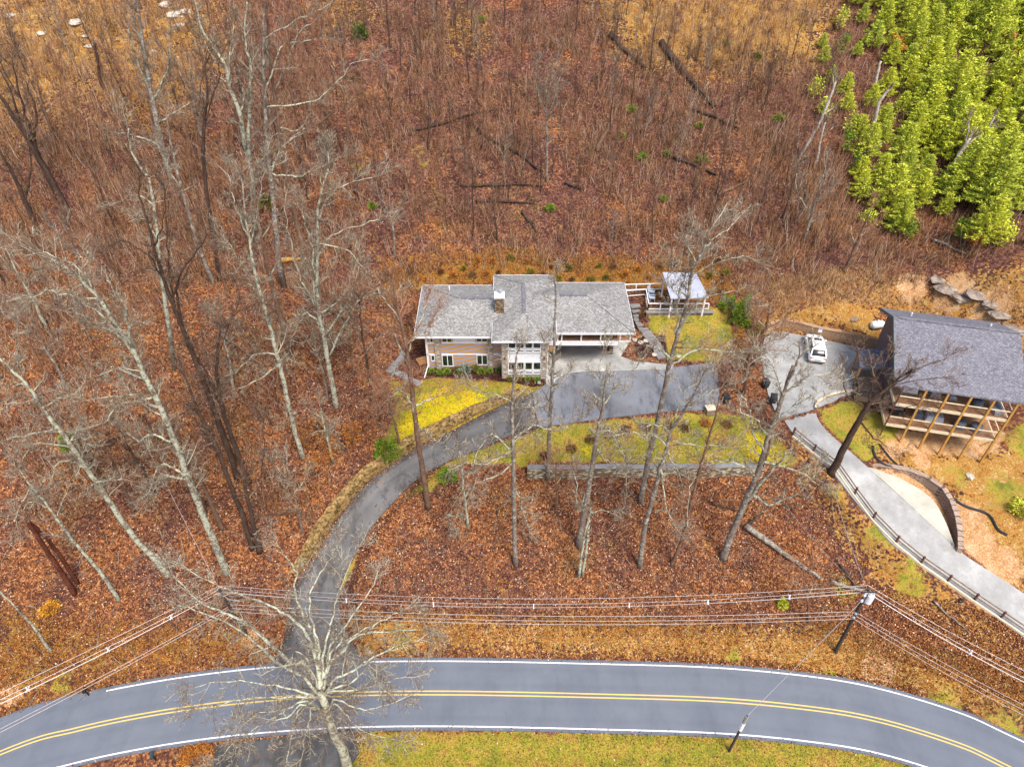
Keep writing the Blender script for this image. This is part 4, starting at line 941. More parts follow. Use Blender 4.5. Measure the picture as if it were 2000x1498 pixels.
up4 = [(V3((0,.3,.1)), V3((0,.3,.1)), -.45), (V3((0,.15,-.2)), V3((0,.15,-.2)), -.1), (V3((0,-.05,-.4)), V3((0,-.05,-.4)), -.05), (V3((0,.05,-.5)), V3((0,.05,-.5)), .02)]
span('four-wire aerial power line with white spacers crossing the wooded slope between the two tall poles', tR, tL, up4, 2.6, .017, 'wire', (.115, .235, .35, .505, .665, .80))
span('grey communication cables strung low between the two tall poles', bR+(tR-bR)*.62, bL+(tL-bL)*.62, [(V3((0,.25,.1)), V3((0,.25,.1)), -.1), (V3((0,0,-.1)), V3((0,0,-.1)), .1), (V3((0,-.15,-.45)), V3((0,-.15,-.45)), .1)], 1.5, .026, 'wire_dark', name='cable_line')
eR = PZ(2330, 1470, 10.5); eL = PZ(-320, 1510, 10.5)
span('power line running off the right edge from the transformer pole', tR, eR, up4, 1.2, .015, 'wire', (.37, .7))
span('communication cables running off the right edge from the transformer pole', bR+(tR-bR)*.62, eR-V3((0,0,4)), [(V3((0,.25,.1)), V3((0,.25,.1)), -.1), (V3((0,0,-.1)), V3((0,0,-.1)), .05), (V3((0,-.15,-.5)), V3((0,-.15,-.5)), .1)], .8, .024, 'wire_dark', name='cable_line')
span('power line with white spacers running off the left edge above the red leaf litter', tL, eL, up4, .7, .016, 'wire', (.16, .35, .575))
span('twin communication cables running off the left edge below the power line', bL+(tL-bL)*.62, eL-V3((.5,.5,4)), [(V3((0,.1,.1)), V3((0,.1,.1)), 0), (V3((0,0,-.12)), V3((0,0,-.12)), .1)], .5, .026, 'wire_dark', name='cable_line')
def one_wire(label, a, b, sag, r, mat, name='service_wire'): tag(MB().tube(cat(a, b, sag), r, 4).build(name, M[mat]), label, 'cable')
one_wire('thin guy wire crossing the road from the transformer pole to the short black pole', tR+V3((0,-.1,-1.2)), tG, .15, .018, 'wire')
one_wire('thin service wire climbing from the transformer pole to the neighbour\'s pad', tR+V3((0,0,-.3)), G(1625, 960)+V3((0,0,.5)), .3, .024, 'wire')
one_wire('thin service wire climbing through the trees from the transformer pole towards the main house', tR+V3((-.2,0,-.5)), PZ(1545, 1000, 9), .4, .016, 'wire')
one_wire('thin wire rising through the forest from the left utility pole', tL, PZ(250, 800, 20), .5, .016, 'wire')
# mailbox
p = G(305, 1484)
t = thing('mailbox', 'dark green mailbox on a post beside the lower white line at the left', 'mailbox', p, R(15))
MB().box(-.06,.06,-.06,.06,-.2,1.0).build('post', M['black'], t)
mb = MB(); mb.box(-.14,.14,-.32,.32,1.003,1.16); mb.tube([(0,-.32,1.16),(0,.32,1.16)], .14, 12); mb.build('box', flat('green_mailbox', (.03,.06,.065), .4), t)
p = G(165, 1379)
t = thing('mailbox', 'small dark mailbox at the upper edge of the road near the left side', 'mailbox', p+V3((0,1.0,0)), R(-165))
MB().box(-.05,.05,-.05,.05,-.2,1.0).build('post', M['black'], t); MB().box(-.13,.13,-.28,.28,1.003,1.26).build('box', M['black'], t)
# bins and boxes by the parking area
def bin_(label, px_, py_, mat='bin', s=1.0):
    p = G(px_, py_); t = thing('rubbish_bin', label, 'bin', p, random.uniform(-.3, .3))
    MB().add([(-.26*s,-.3*s,0),(.26*s,-.3*s,0),(.26*s,.3*s,0),(-.26*s,.3*s,0),(-.32*s,-.37*s,1.0*s),(.32*s,-.37*s,1.0*s),(.32*s,.37*s,1.0*s),(-.32*s,.37*s,1.0*s)], [(3,2,1,0),(4,5,6,7),(0,1,5,4),(1,2,6,5),(2,3,7,6),(3,0,4,7)]).build('body', M[mat], t)
    MB().add([(-.35*s,-.4*s,1.003*s),(.35*s,-.4*s,1.003*s),(.35*s,.42*s,1.003*s),(-.35*s,.42*s,1.003*s),(-.3*s,-.34*s,1.1*s),(.3*s,-.34*s,1.1*s),(.33*s,.4*s,1.14*s),(-.33*s,.4*s,1.14*s)], [(3,2,1,0),(4,5,6,7),(0,1,5,4),(1,2,6,5),(2,3,7,6),(3,0,4,7)]).build('lid', M[mat], t)
bin_('dark wheelie bin at the top right corner of the asphalt parking area', 1411, 757)
bin_('dark wheelie bin at the right edge of the parking area, below the other bin', 1416, 786)
bin_('black bin on the left edge of the concrete pad, the upper of two', 1493, 757)
bin_('black bin on the left edge of the concrete pad, the lower of two', 1508, 787)
p = G(1386, 806); t = thing('wooden_box', 'square wooden box with pale lid at the lower right corner of the parking area', 'box', p, R(8))
MB().box(-.5,.5,-.4,.4,-.1,.75).build('body', M['weather'], t); MB().box(-.56,.56,-.46,.46,.753,.83).build('lid', M['timber_pale'], t)
p = G(1064, 893); t = thing('fire_pit', 'dark rusty fire pit on the left end of the lower lawn', 'fire pit', p)
MB().tube([(0,0,0),(0,0,.4),(0,0,.4),(0,0,.15)], [.45,.55,.47,.4], 14).build('bowl', M['bark_red'], t); 
for k in range(3): MB().box(.4*math.cos(k*2.1)-.04,.4*math.cos(k*2.1)+.04,.4*math.sin(k*2.1)-.04,.4*math.sin(k*2.1)+.04,-.1,.2).build('leg', M['black'], t)
p = PZ(1053, 748, 11.1); t = thing('irrigation_cover', 'small round green cover in the mulch below the glazed bay', 'cover', p)
MB().tube([(0,0,0),(0,0,.12)], [.24,.2], 12).build('lid', M['agave'], t)
# ================================================================= vegetation
def rdir(): 
    v = Vector((random.gauss(0,1), random.gauss(0,1), random.gauss(0,1))); return v.normalized()
def grow(mb, p, d, L, r, depth, up=.25, wig=.35, kids=3, rmin=.012):
    n = 4 if depth > 0 else 3; pts = [p]; rs = [r]; q = Vector(p); dd = Vector(d)
    for i in range(n):
        dd = (dd+rdir()*wig*.6+Vector((0,0,up*.3))).normalized(); q = q+dd*(L/n); pts.append(q.copy()); rs.append(max(rmin, r*(1-.75*(i+1)/n)))
        if depth > 0:
            for _ in range(kids if i else max(1, kids-1)):
                s = dd.cross(rdir()).normalized(); nd = (dd*.75+s*.8+Vector((0,0,up*.5))).normalized()
                f = random.random(); pp = pts[-2]+(q-pts[-2])*f
                grow(mb, pp, nd, L*random.uniform(.35,.62)*(1-.1*i), max(rmin, rs[-1]*.6), depth-1, up, wig, kids, rmin)
    mb.tube(pts, rs, 4 if r > .05 else 3, False)
def path3(px, Y, dy0=0, dy1=0):
    n = len(px); return [PY(a, b, Y+dy0+(dy1-dy0)*(i/(max(1, n-1)))) for i, (a, b) in enumerate(px)]
def densify(pts, n=4): return [Vector(p) for p in smooth_poly(pts, n)]
BT = {'L': ('bark_lichen', 'twig_lichen'), 'G': ('bark_grey', 'twig_grey'), 'D': ('bark_dark', 'twig_dark'), 'B': ('bark_brown', 'twig_brown'), 'P': ('bark_pale', 'twig_grey'), 'R': ('bark_red', 'twig_brown')}
def hero(label, style, wpx, trunk, limbs=(), tw=1.0, tl=2.6, start=.45, base=None, name='bare_tree', group=None, snag=False, up=.25):
    b = base or G(*trunk[0]); Y = b.y; pts = densify(path3(trunk, Y), 5); pts[0] = b+Vector((0,0,-.3))
    dep = (pts[0]-Vector((0,0,H))).length; r0 = max(.05, wpx/2*dep/F*(.70 if style in 'LG' else .82)); tw *= .66; tl *= 1.12; n = len(pts)
    rs = [max(.04, r0*((1.25 if i == 0 else 1)-.78*(i/(n-1))**.9)) for i in range(n)]
    if snag: rs = [r0*(1-.35*i/(n-1)) for i in range(n)]
    t = thing(name, label, 'dead tree' if snag else 'tree', b, 0, group); mb = MB(); mb.tube([p-b+(rdir()*.05 if i else Vector()) for i, p in enumerate(pts)], rs, 8)
    paths = [(pts, rs, True)]; lb = []
    for lm in limbs:
        lpx, lr = (lm[0], lm[1]) if isinstance(lm, tuple) and isinstance(lm[0], list) else (lm, .5)
        a = min(range(n), key=lambda i: abs(pix(*pts[i])[0]-lpx[0][0])+abs(pix(*pts[i])[1]-lpx[0][1]))
        P_ = path3(lpx, Y, 0, random.uniform(-2.2, 2.2)); P_[0] = pts[a].copy(); P_ = densify(P_, 4); m = len(P_); rr = rs[a]*lr
        P_ = [p+(rdir()*.13 if 0 < i else Vector()) for i, p in enumerate(P_)]
        R_ = [max(.035, rr*(1-.72*i/(m-1))) for i in range(m)]; lb.append(MB().tube([p-b for p in P_], R_, 6)); paths.append((P_, R_, False))
    mb.build('trunk', M[BT[style][0]], t, True)
    for l_ in lb: l_.build('limb', M['bark_lichen' if style in 'LGB' else BT[style][0]], t, True)
    if snag and tw == 0: return t
    cr = MB()
    for P_, R_, is_t in paths:
        L = sum((P_[i+1]-P_[i]).length for i in range(len(P_)-1)); acc = 0
        for i in range(len(P_)-1):
            seg = (P_[i+1]-P_[i]); sl = seg.length; f = acc/L; acc += sl
            if is_t and f < start: continue
            if not is_t and f < .12: continue
            k = sl*1.7*tw*(1 if is_t else 1.25); k = int(k)+(random.random() < k-int(k))
            d = seg.normalized()
            for _ in range(k):
                s = d.cross(rdir()).normalized(); nd = (d*random.uniform(.2,.9)+s+Vector((0,0,random.uniform(-.1,.5)*up*2))).normalized()
                ll = tl*random.uniform(.35,1.0)*(1.0 if is_t else .8)*(1.15-.5*f)
                grow(cr, P_[i]+seg*random.random()-b, nd, ll, max(.028, min(.07, R_[i]*.4)), 1 if ll < .8 else 2, up, .28, 2, .011)
        e = P_[-1]; d = (P_[-1]-P_[-2]).normalized()
        for _ in range(3): grow(cr, e-b, (d+rdir()*.5).normalized(), tl*.8, max(.03, R_[-1]*.8), 2, up, .30, 2, .011)
    cr.build('crown', M['twig_lichen' if style == 'G' and H-b.z > 54 else BT[style][1]], t); return t
hero('slender grey tree with lichened crown standing before the glazed bay of the main house', 'G', 14, [(1007,1102),(1004,1000),(1002,900),(1000,800),(1003,740),(1010,690)], [[(1002,900),(970,930),(930,945),(905,1000)],[(1001,850),(1040,832),(1085,840),(1110,835)],[(1000,870),(960,850),(935,880),(918,920)],[(1000,780),(965,770),(940,765)],[(1003,930),(1020,990),(1040,1060)],[(1001,800),(1030,790),(1050,810)],[(1002,880),(950,905),(910,905)]], 1.2, 2.4, .5)
hero('straight grey tree with short side twigs rising past the right roof of the main house', 'G', 13, [(1070,937),(1073,850),(1079,740),(1083,640),(1086,540)], [[(1078,760),(1110,735)],[(1080,700),(1060,670)],[(1076,800),(1050,790)]], 1.4, 1.7, .35)
hero('grey tree forking over the parking area, base just above the two lichened pole stems', 'G', 17, [(1130,1066),(1150,950),(1165,860),(1178,790),(1180,760)], [([(1178,790),(1205,755),(1235,725),(1262,690)], .7),([(1180,770),(1172,735),(1175,700)], .6),[(1165,830),(1195,838),(1215,880),(1225,930),(1218,990)],[(1168,835),(1190,840),(1205,870),(1220,895)],[(1160,880),(1185,900),(1210,905)],[(1150,950),(1130,1000),(1125,930)],[(1178,790),(1150,760),(1145,790)]], 1.1, 2.3, .5)
hero('leaning twin pole stem covered in pale lichen, shorter of the pair on the slope', 'L', 8, [(1130,1127),(1136,1085),(1141,1050),(1150,1010)], [], .5, .9, .4, snag=True)
hero('straight lichen-green pole stem with one bent arm, right one of the pair on the slope', 'L', 8, [(1138,1124),(1147,1060),(1151,1010),(1153,990)], [[(1152,998),(1175,998),(1197,1000)]], .6, 1.2, .6, snag=True)
hero('tall leaning tree with silvery crown covering the pavilion, base just below the stone lawn wall', 'G', 16, [(1252,980),(1266,900),(1290,800),(1307,715),(1325,650),(1342,590),(1352,530),(1372,490),(1388,450)], [([(1325,650),(1322,610),(1330,560),(1342,520)], .6),[(1328,640),(1365,590),(1400,575),(1440,570)],[(1307,715),(1345,692),(1375,680),(1420,688),(1488,685)],[(1352,540),(1385,520),(1420,505),(1455,500)],[(1345,580),(1310,560),(1305,520)],[(1310,700),(1290,680),(1260,675)],[(1372,490),(1400,460),(1425,445)],[(1360,510),(1345,480),(1340,455)]], 1.4, 2.6, .52)
hero('tall mossy forked tree below the stone lawn wall, left of the pale-based thin one', 'G', 15, [(1250,1106),(1262,1020),(1283,940),(1300,880),(1312,840),(1345,790),(1372,735)], [([(1312,850),(1325,800),(1345,760),(1400,720)], .6),[(1305,868),(1270,850),(1230,845),(1195,850)],[(1300,880),(1322,920),(1335,970),(1330,1010)],[(1312,860),(1350,868),(1400,870)],[(1290,920),(1300,980),(1318,1030)],[(1345,790),(1390,765),(1430,752),(1450,745)],[(1312,850),(1285,830),(1260,835)]], 1.2, 2.4, .5)
hero('thin tree with pale curved base on the slope, right of the mossy forked one', 'B', 9, [(1311,1102),(1330,1060),(1346,1000),(1362,930),(1380,870),(1400,800),(1408,760)], [[(1362,930),(1345,960),(1342,1040)],[(1362,940),(1375,900),(1400,880)]], 1.2, 2.2, .4)
hero('large rough-barked tree leaning right near the right end of the stone lawn wall', 'G', 20, [(1412,1088),(1430,1040),(1455,980),(1478,930),(1492,880),(1508,830),(1530,770),(1560,700)], [([(1455,985),(1490,940),(1520,905),(1545,880)], .6),[(1508,830),(1540,800),(1580,775),(1620,760)],[(1492,880),(1470,840),(1460,790),(1440,760)],[(1520,905),(1560,920),(1600,950)],[(1478,930),(1440,905),(1400,900),(1375,905)],[(1500,850),(1470,815),(1430,800)],[(1465,960),(1500,985),(1560,960),(1590,930)],[(1530,770),(1510,720),(1490,690)],[(1530,770),(1565,745),(1590,730)]], 1.1, 2.5, .45)
hero('bare broken stem with peeled brown top standing against the concrete pad', 'B', 9, [(1500,880),(1512,830),(1530,770),(1549,714)], [], .0, 1, .5, base=G(1484, 925), snag=True)
hero('dark leaning tree whose mossy crown spreads over the neighbour\'s roof', 'D', 17, [(1623,925),(1650,872),(1678,822),(1700,785),(1722,766),(1760,735)], [([(1722,766),(1765,740),(1800,715),(1850,700)], .6),([(1700,790),(1705,750),(1730,710)], .5),[(1722,766),(1700,720),(1680,690)],[(1690,800),(1655,775),(1650,740)],[(1710,780),(1750,800),(1790,790)],[(1678,822),(1700,850),(1730,870)],[(1740,750),(1780,745),(1830,735)]], .95, 2.4, .5)
hero('tree by the driveway bend whose lichened crown hides the main house\'s left corner', 'B', 14, [(836,990),(825,915),(812,830),(803,750),(795,690),(783,630),(772,580),(766,545)], [[(800,720),(770,650),(745,655),(715,690)],[(795,690),(815,640),(830,600)],[(797,700),(770,725),(760,765),(755,815)],[(800,740),(765,775),(740,800)],[(783,630),(755,590),(735,560)],[(812,830),(800,780),(775,760)],[(790,660),(825,655),(850,620)],[(808,800),(840,780),(862,770)]], 1.3, 2.3, .45)
hero('broad pale lichen-covered tree with three high forks left of the main house', 'L', 15, [(657,795),(645,730),(633,660),(622,605),(618,550),(620,490),(620,420),(630,370),(642,330)], [([(622,605),(612,560),(612,500),(600,450),(590,420)], .65),([(622,610),(595,560),(575,510),(565,460),(555,410)], .6),([(621,500),(650,460),(700,440),(740,430)], .6),([(620,430),(650,375),(680,360),(725,345)], .6),[(633,640),(600,612),(580,640),(565,680)],[(633,655),(680,590),(690,560),(700,520)],[(640,700),(700,590),(760,570)],[(630,370),(625,335),(640,300)],[(620,480),(680,490),(720,540)],[(625,620),(660,590),(690,555)]], 1.5, 2.7, .4)
hero('very tall slim lichen-covered tree directly left of the broad three-forked pale tree', 'L', 14, [(592,893),(575,840),(557,760),(537,680),(520,610),(500,540),(487,470),(478,410),(472,350)], [([(487,470),(468,420),(452,380),(447,345)], .7),([(490,480),(500,420),(505,380),(520,330)], .5),[(520,610),(500,570),(475,545),(440,500)],[(537,690),(500,690),(470,720),(430,740)],[(545,720),(505,740),(460,760)],[(505,560),(470,520),(445,470)],[(478,400),(500,350),(510,310)]], 1.4, 2.3, .38)
hero('dark trunk in the left forest, nearer of two crossing dark trees', 'D', 14, [(464,932),(440,860),(414,790),(384,710),(360,650),(340,600),(322,550),(300,480),(285,420),(270,380)], [([(360,650),(345,590),(350,540),(385,490),(405,455)], .6),[(340,600),(330,520),(325,440),(328,390)],[(322,550),(290,500),(260,480),(230,470)],[(300,480),(320,430),(318,360)],[(340,590),(370,520),(400,500)]], 1.1, 2.6, .45)
hero('dark forked tree crossing in front of its neighbour in the left forest', 'D', 13, [(486,942),(462,880),(435,800),(424,740),(425,690),(430,645)], [([(435,800),(415,755),(400,720),(385,690)], .7),[(425,690),(450,630),(480,600),(510,590)],[(430,650),(400,635),(392,650),(400,680)],[(430,650),(470,640),(500,650),(505,670)],[(430,648),(460,610),(470,570)]], 1.3, 2.2, .55)
hero('big pale grey tree ending just above the left utility pole', 'L', 18, [(442,1118),(420,1060),(398,1010),(370,940),(345,870),(315,800),(285,740),(265,690),(230,640),(190,580),(150,540),(100,505)], [([(285,740),(250,680),(210,630),(160,590),(100,570),(70,580)], .6),([(265,690),(250,640),(240,590),(210,550)], .6),[(315,800),(280,780),(260,770),(170,785)],[(300,770),(240,790),(200,830)],[(345,870),(300,850),(270,860),(240,840)],[(398,1000),(360,930),(310,910),(290,970)],[(230,640),(190,640),(150,610)],[(190,580),(160,530),(100,500),(60,490)],[(370,940),(320,930),(300,960)],[(285,740),(230,720),(180,740)]], 1.6, 2.7, .38)
hero('tapering brown trunk just left of the big pale grey tree', 'B', 12, [(400,1003),(385,960),(350,880),(330,830),(312,790),(290,740)], [[(312,790),(290,770),(280,740)]], .8, 2.0, .6)
hero('reddish brown trunk with a bent foot right of the big pale grey tree', 'B', 12, [(434,1031),(415,990),(380,910),(350,850),(330,812)], [], .7, 1.8, .65)
hero('dark mossy trunk at the forest centre, left of the twin at the driveway', 'D', 13, [(493,1070),(475,1010),(455,960),(425,880),(395,820),(370,760),(362,735)], [[(425,880),(400,850),(375,800)],[(395,820),(360,790),(358,830)],[(385,800),(410,790),(415,840)]], 1.0, 2.0, .6)
hero('dark split-trunked tree nearest to the driveway mouth in the left forest', 'D', 13, [(507,1077),(492,1010),(478,950),(482,930)], [[(492,1010),(540,1005),(580,1000)],[(478,950),(510,930),(515,870),(512,810)]], 1.1, 2.2, .35)
hero('very long pale lichened tree leaning left from beside the wires to the left frame edge', 'L', 16, [(327,1122),(300,1090),(255,1040),(215,980),(170,915),(125,850),(85,800),(55,755),(20,720),(-20,680)], [[(170,915),(120,900),(90,960)],[(140,870),(100,870),(60,870),(40,910)],[(115,840),(60,850),(0,860)],[(85,800),(70,780),(20,790),(-30,780)],[(60,760),(40,730),(30,680),(35,640)],[(160,900),(165,860),(160,830)],[(85,800),(110,780),(140,775)],[(200,960),(180,950),(200,940),(240,935)],[(45,745),(10,755),(-20,745)]], 1.6, 2.3, .38)
hero('short broken stub leaning beside the foot of the long lichened tree', 'P', 8, [(325,1115),(315,1095),(303,1082)], [], 0, 1, .5, snag=True)
hero('medium pale tree leaning left in the lower left forest', 'L', 10, [(231,1170),(205,1130),(165,1080),(135,1045),(95,990),(60,950),(35,915)], [[(95,990),(60,980),(40,1000)],[(60,950),(40,990),(30,1020)],[(110,1010),(130,960),(150,930)]], 1.1, 2.0, .4)
hero('dark red broken snag, the thicker of two leaning side by side in the lower left', 'R', 10, [(146,1160),(115,1110),(85,1065),(50,1015)], [], 0, 1, .5, snag=True)
hero('thin reddish snag with pale bark strips beside the dark red broken one', 'R', 8, [(152,1140),(120,1090),(90,1050),(47,1010)], [], .25, 1, .5, snag=True)
hero('thin pale tree leaning left near the bottom left corner of the forest', 'L', 7, [(100,1272),(70,1230),(40,1195),(0,1155),(-30,1125)], [], .6, 1.4, .5)
hero('thick dark trunk at the far left whose foot stands in the clear leaf litter', 'D', 18, [(132,416),(110,375),(85,325),(50,265),(15,210),(-20,160)], [[(85,325),(60,260),(40,190),(25,120)],[(60,285),(70,220),(45,150)],[(50,265),(20,180),(-10,120)]], 1.2, 2.6, .4)
hero('second dark leaning tree at the far left edge', 'D', 12, [(75,455),(50,395),(20,330),(-20,270)], [[(50,395),(60,330),(55,270)]], 1.2, 2.4, .3)
hero('grey tree left of its darker twin below the hillside thicket', 'G', 12, [(416,552),(395,500),(375,440),(355,370),(340,310),(330,260),(325,220)], [[(355,370),(330,330),(310,290)]], .9, 2.3, .5)
hero('darker right one of two straight trees below the hillside thicket', 'D', 12, [(430,546),(418,470),(405,390),(397,300),(400,230),(405,190),(400,130)], [([(400,240),(425,160),(430,110)], .5),[(400,230),(390,190),(395,150)]], .9, 2.5, .5)
hero('tall straight brown tree behind the forked lichen tree', 'B', 15, [(601,548),(590,480),(572,400),(556,320),(545,250),(535,180),(525,90),(520,0)], [[(545,250),(580,255),(605,220),(600,180)],[(535,180),(560,120),(590,60),(625,35),(650,0)],[(530,130),(515,60),(520,20)],[(550,290),(570,270),(600,250)]], 1.0, 2.8, .45)
hero('grey trunk directly left of the slim lichen tree, with a hollow dark foot', 'B', 14, [(565,688),(548,620),(527,540),(512,470),(500,410),(490,360)], [[(527,540),(545,510),(560,500)],[(512,470),(540,420),(560,400)]], 1.0, 2.4, .5)
hero('broken shaggy grey tree with heavy fork near the top left', 'G', 16, [(333,350),(318,290),(305,230),(295,180),(285,120),(275,60),(268,0),(262,-60)], [([(305,230),(290,170),(280,110),(262,40)], .7),[(300,200),(325,140),(330,80),(335,30)],[(295,180),(265,110),(250,60)],[(310,240),(340,220),(370,200)],[(318,290),(280,270),(230,260)]], 1.4, 3.0, .35)
hero('tall double-stemmed lichen tree reaching the top edge left of centre', 'L', 13, [(490,330),(478,280),(468,220),(448,170),(440,130),(415,90),(395,60),(380,0)], [([(484,310),(488,230),(490,150),(480,80),(482,0)], .8),[(468,220),(485,170),(495,120)],[(448,170),(450,110),(455,50)],[(440,130),(420,120),(400,80)]], 1.2, 2.6, .3, base=G(500, 480))
hero('tall grey lichened tree with long arms reaching right across the upper thicket', 'G', 15, [(545,520),(538,440),(528,340),(520,250),(515,150),(515,60),(518,0)], [[(528,340),(560,345),(600,340),(660,310)],[(560,208),(600,200),(640,180),(670,150),(685,125),(720,118)],[(520,180),(550,95),(600,80),(640,70)],[(515,70),(560,50),(600,30),(650,5)],[(530,330),(550,290),(590,260)]], 1.1, 2.4, .4, base=G(555, 560))
hero('tall crooked tree rooted behind the left forest thicket with arching pale arms', 'L', 11, [(330,640),(318,560),(308,470),(300,400),(290,350),(258,300),(250,250)], [[(308,470),(285,430),(265,430)],[(300,400),(270,380),(240,390)],[(290,350),(320,330),(330,300)]], 1.4, 2.6, .3, base=G(340, 720))
hero('black broken snag standing in the dry grass at the top left', 'D', 7, [(203,178),(195,150),(190,115),(184,85)], [], 0, 1, .5, snag=True)
hero('slender dark tree with lichened arms left of the flagstone path', 'D', 9, [(727,795),(722,740),(712,680),(705,630),(700,580)], [[(705,620),(670,590),(640,595)],[(700,590),(725,565),(750,555)],[(706,640),(740,670),(760,665)]], 1.3, 2.0, .45)
hero('small crooked tree whose lichened arms hang over the orange saplings', 'L', 8, [(650,900),(640,860),(630,820),(625,790)], [[(630,820),(600,800),(560,815)],[(628,800),(650,830),(670,870),(720,895)],[(630,820),(640,850),(655,870)]], 1.3, 2.0, .2, base=G(655, 905))
hero('slim tree with drooping lichened branches between the driveway bend and the bay-front tree', 'L', 8, [(915,1030),(908,980),(903,930),(898,880)], [[(903,930),(930,920),(955,900)],[(905,950),(885,990),(880,1020)],[(900,900),(870,870),(850,860)]], 1.3, 2.0, .3)
hero('leaning dead white stem on the left edge of the pine stand, longest of its group', 'P', 7, [(1556,318),(1590,260),(1612,215),(1632,160)], [[(1612,215),(1625,185),(1628,150)],[(1608,222),(1630,212)]], .3, 1.0, .5, snag=True)
hero('pale dead stem below the white stem at the left edge of the pine stand', 'P', 6, [(1590,330),(1598,300),(1604,265),(1612,240)], [[(1604,270),(1625,250)],[(1604,275),(1600,240)]], .3, 1.0, .5, snag=True)
hero('grey dead snag among the pines, the upper of two at the stand\'s left side', 'P', 7, [(1702,192),(1710,160),(1720,120)], [], 0, 1, .5, snag=True)
hero('curved grey dead snag among the pines below the straight upper one', 'P', 8, [(1694,275),(1708,240),(1718,200),(1735,175)], [], .3, 1, .6, snag=True)
hero('forked grey dead tree in the middle of the pine stand', 'P', 9, [(1844,360),(1870,310),(1885,285),(1895,272)], [[(1885,285),(1915,265),(1935,250)],[(1888,280),(1890,255),(1895,235)]], .6, 1.5, .6, snag=True)
hero('thin pale dead stem right of the forked grey tree in the pines', 'P', 6, [(1890,325),(1910,285),(1930,250),(1942,228)], [], .3, 1, .6, snag=True)
hero('short white dead stem beside the red bush in the pines', 'P', 7, [(1948,125),(1958,105),(1970,85)], [], 0, 1, .5, snag=True)
hero('pale dead stem at the top edge of the pine stand', 'P', 6, [(1795,45),(1805,20),(1812,-15)], [], 0, 1, .5, snag=True)
hero('grey bare tree with a pink twig haze on the slope left of the rock outcrops', 'B', 9, [(1648,532),(1672,480),(1688,440),(1700,410)], [[(1672,480),(1660,440)],[(1680,460),(1700,445)]], 1.5, 2.2, .2)
hero('twiggy tree in front of the left edge of the concrete pad', 'B', 10, [(1475,700),(1490,660),(1500,620),(1505,590)], [[(1490,660),(1520,640),(1545,600)],[(1495,640),(1475,610),(1470,580)]], 1.8, 2.5, .1, base=G(1470, 715))
hero('thin bare tree left of the tan block wall with drooping brown twigs', 'B', 8, [(1455,760),(1462,710),(1470,670),(1480,620)], [[(1462,710),(1430,690),(1400,690)],[(1466,690),(1500,670),(1530,660)]], 1.6, 2.3, .2, base=G(1452, 770))
hero('pale brushy tree standing in front of the pine stand\'s lower left corner', 'G', 9, [(1570,470),(1585,420),(1600,370),(1612,330)], [[(1585,420),(1560,380),(1555,340)],[(1590,400),(1620,370)]], 1.6, 2.4, .2)
hero('purplish bushy-crowned bare tree on the open hillside above the main house', 'G', 8, [(1068,355),(1068,290),(1066,220),(1068,160)], [[(1066,220),(1050,180),(1045,140)],[(1066,230),(1085,190),(1095,150)],[(1067,200),(1075,160)]], 1.8, 2.4, .3)
for k, (lab, sty, w_, bx, by, tx, ty) in enumerate([
 ('bare sapling between the driveway and the long field-stone wall', 'B', 6, 1085, 1000, 1088, 900),
 ('thin bare tree at the lower left corner of the yellow lawn', 'B', 7, 782, 880, 745, 730),
 ('thin grey tree above the orange saplings', 'G', 7, 640, 780, 610, 640),
 ('spindly tree in the leaf litter left of the driveway bend', 'G', 6, 590, 1040, 560, 900),
 ('pale leaning tree at the left frame edge halfway up', 'L', 9, 90, 640, 10, 480),
 ('grey leaning tree in the left forest above the big lichen crowns', 'G', 9, 200, 620, 130, 440),
 ('brown leaning tree in the forest between the two lichen crowns', 'B', 8, 260, 1000, 205, 860),
 ('dark leaning tree behind the long lichened tree', 'D', 8, 205, 950, 140, 830),
 ('thin leaning dark tree in the mid left forest', 'D', 8, 300, 960, 235, 840),
 ('grey tree in the left forest beside the green holly', 'G', 8, 130, 760, 60, 620),
 ('pale tree below the two straight hillside trees', 'L', 8, 455, 760, 430, 600),
 ('bare tree between the slim lichen tree and the lawn', 'B', 7, 690, 730, 668, 590),
 ('brown tree on the slope at the left of the black snag', 'B', 8, 110, 300, 70, 150),
 ('grey tree right of the shaggy forked one', 'G', 9, 400, 330, 372, 130),
 ('brown tree beside the arching grey branches of the upper thicket', 'B', 9, 640, 330, 620, 160),
 ('straight brown tree above the forked lichen crown', 'B', 8, 680, 310, 670, 120),
 ('slim bare tree on the hill left of the main roof', 'G', 8, 770, 500, 760, 370),
 ('leaning bare tree right of the neighbour\'s lower fence', 'B', 6, 1210+370, 1215, 1570, 1120)]):
    hero(lab, sty, w_, [(bx,by), ((bx*2+tx)/3+2, (by*2+ty)/3), ((bx+2*tx)/3-2, (by+2*ty)/3), (tx,ty)], [[((bx+tx)/2, (by+ty)/2), ((bx+tx)/2+20, (by+ty)/2-30)], [((bx+2*tx)/3, (by+2*ty)/3), (tx-22, ty+10)]], 1.3, 2.4, .3)
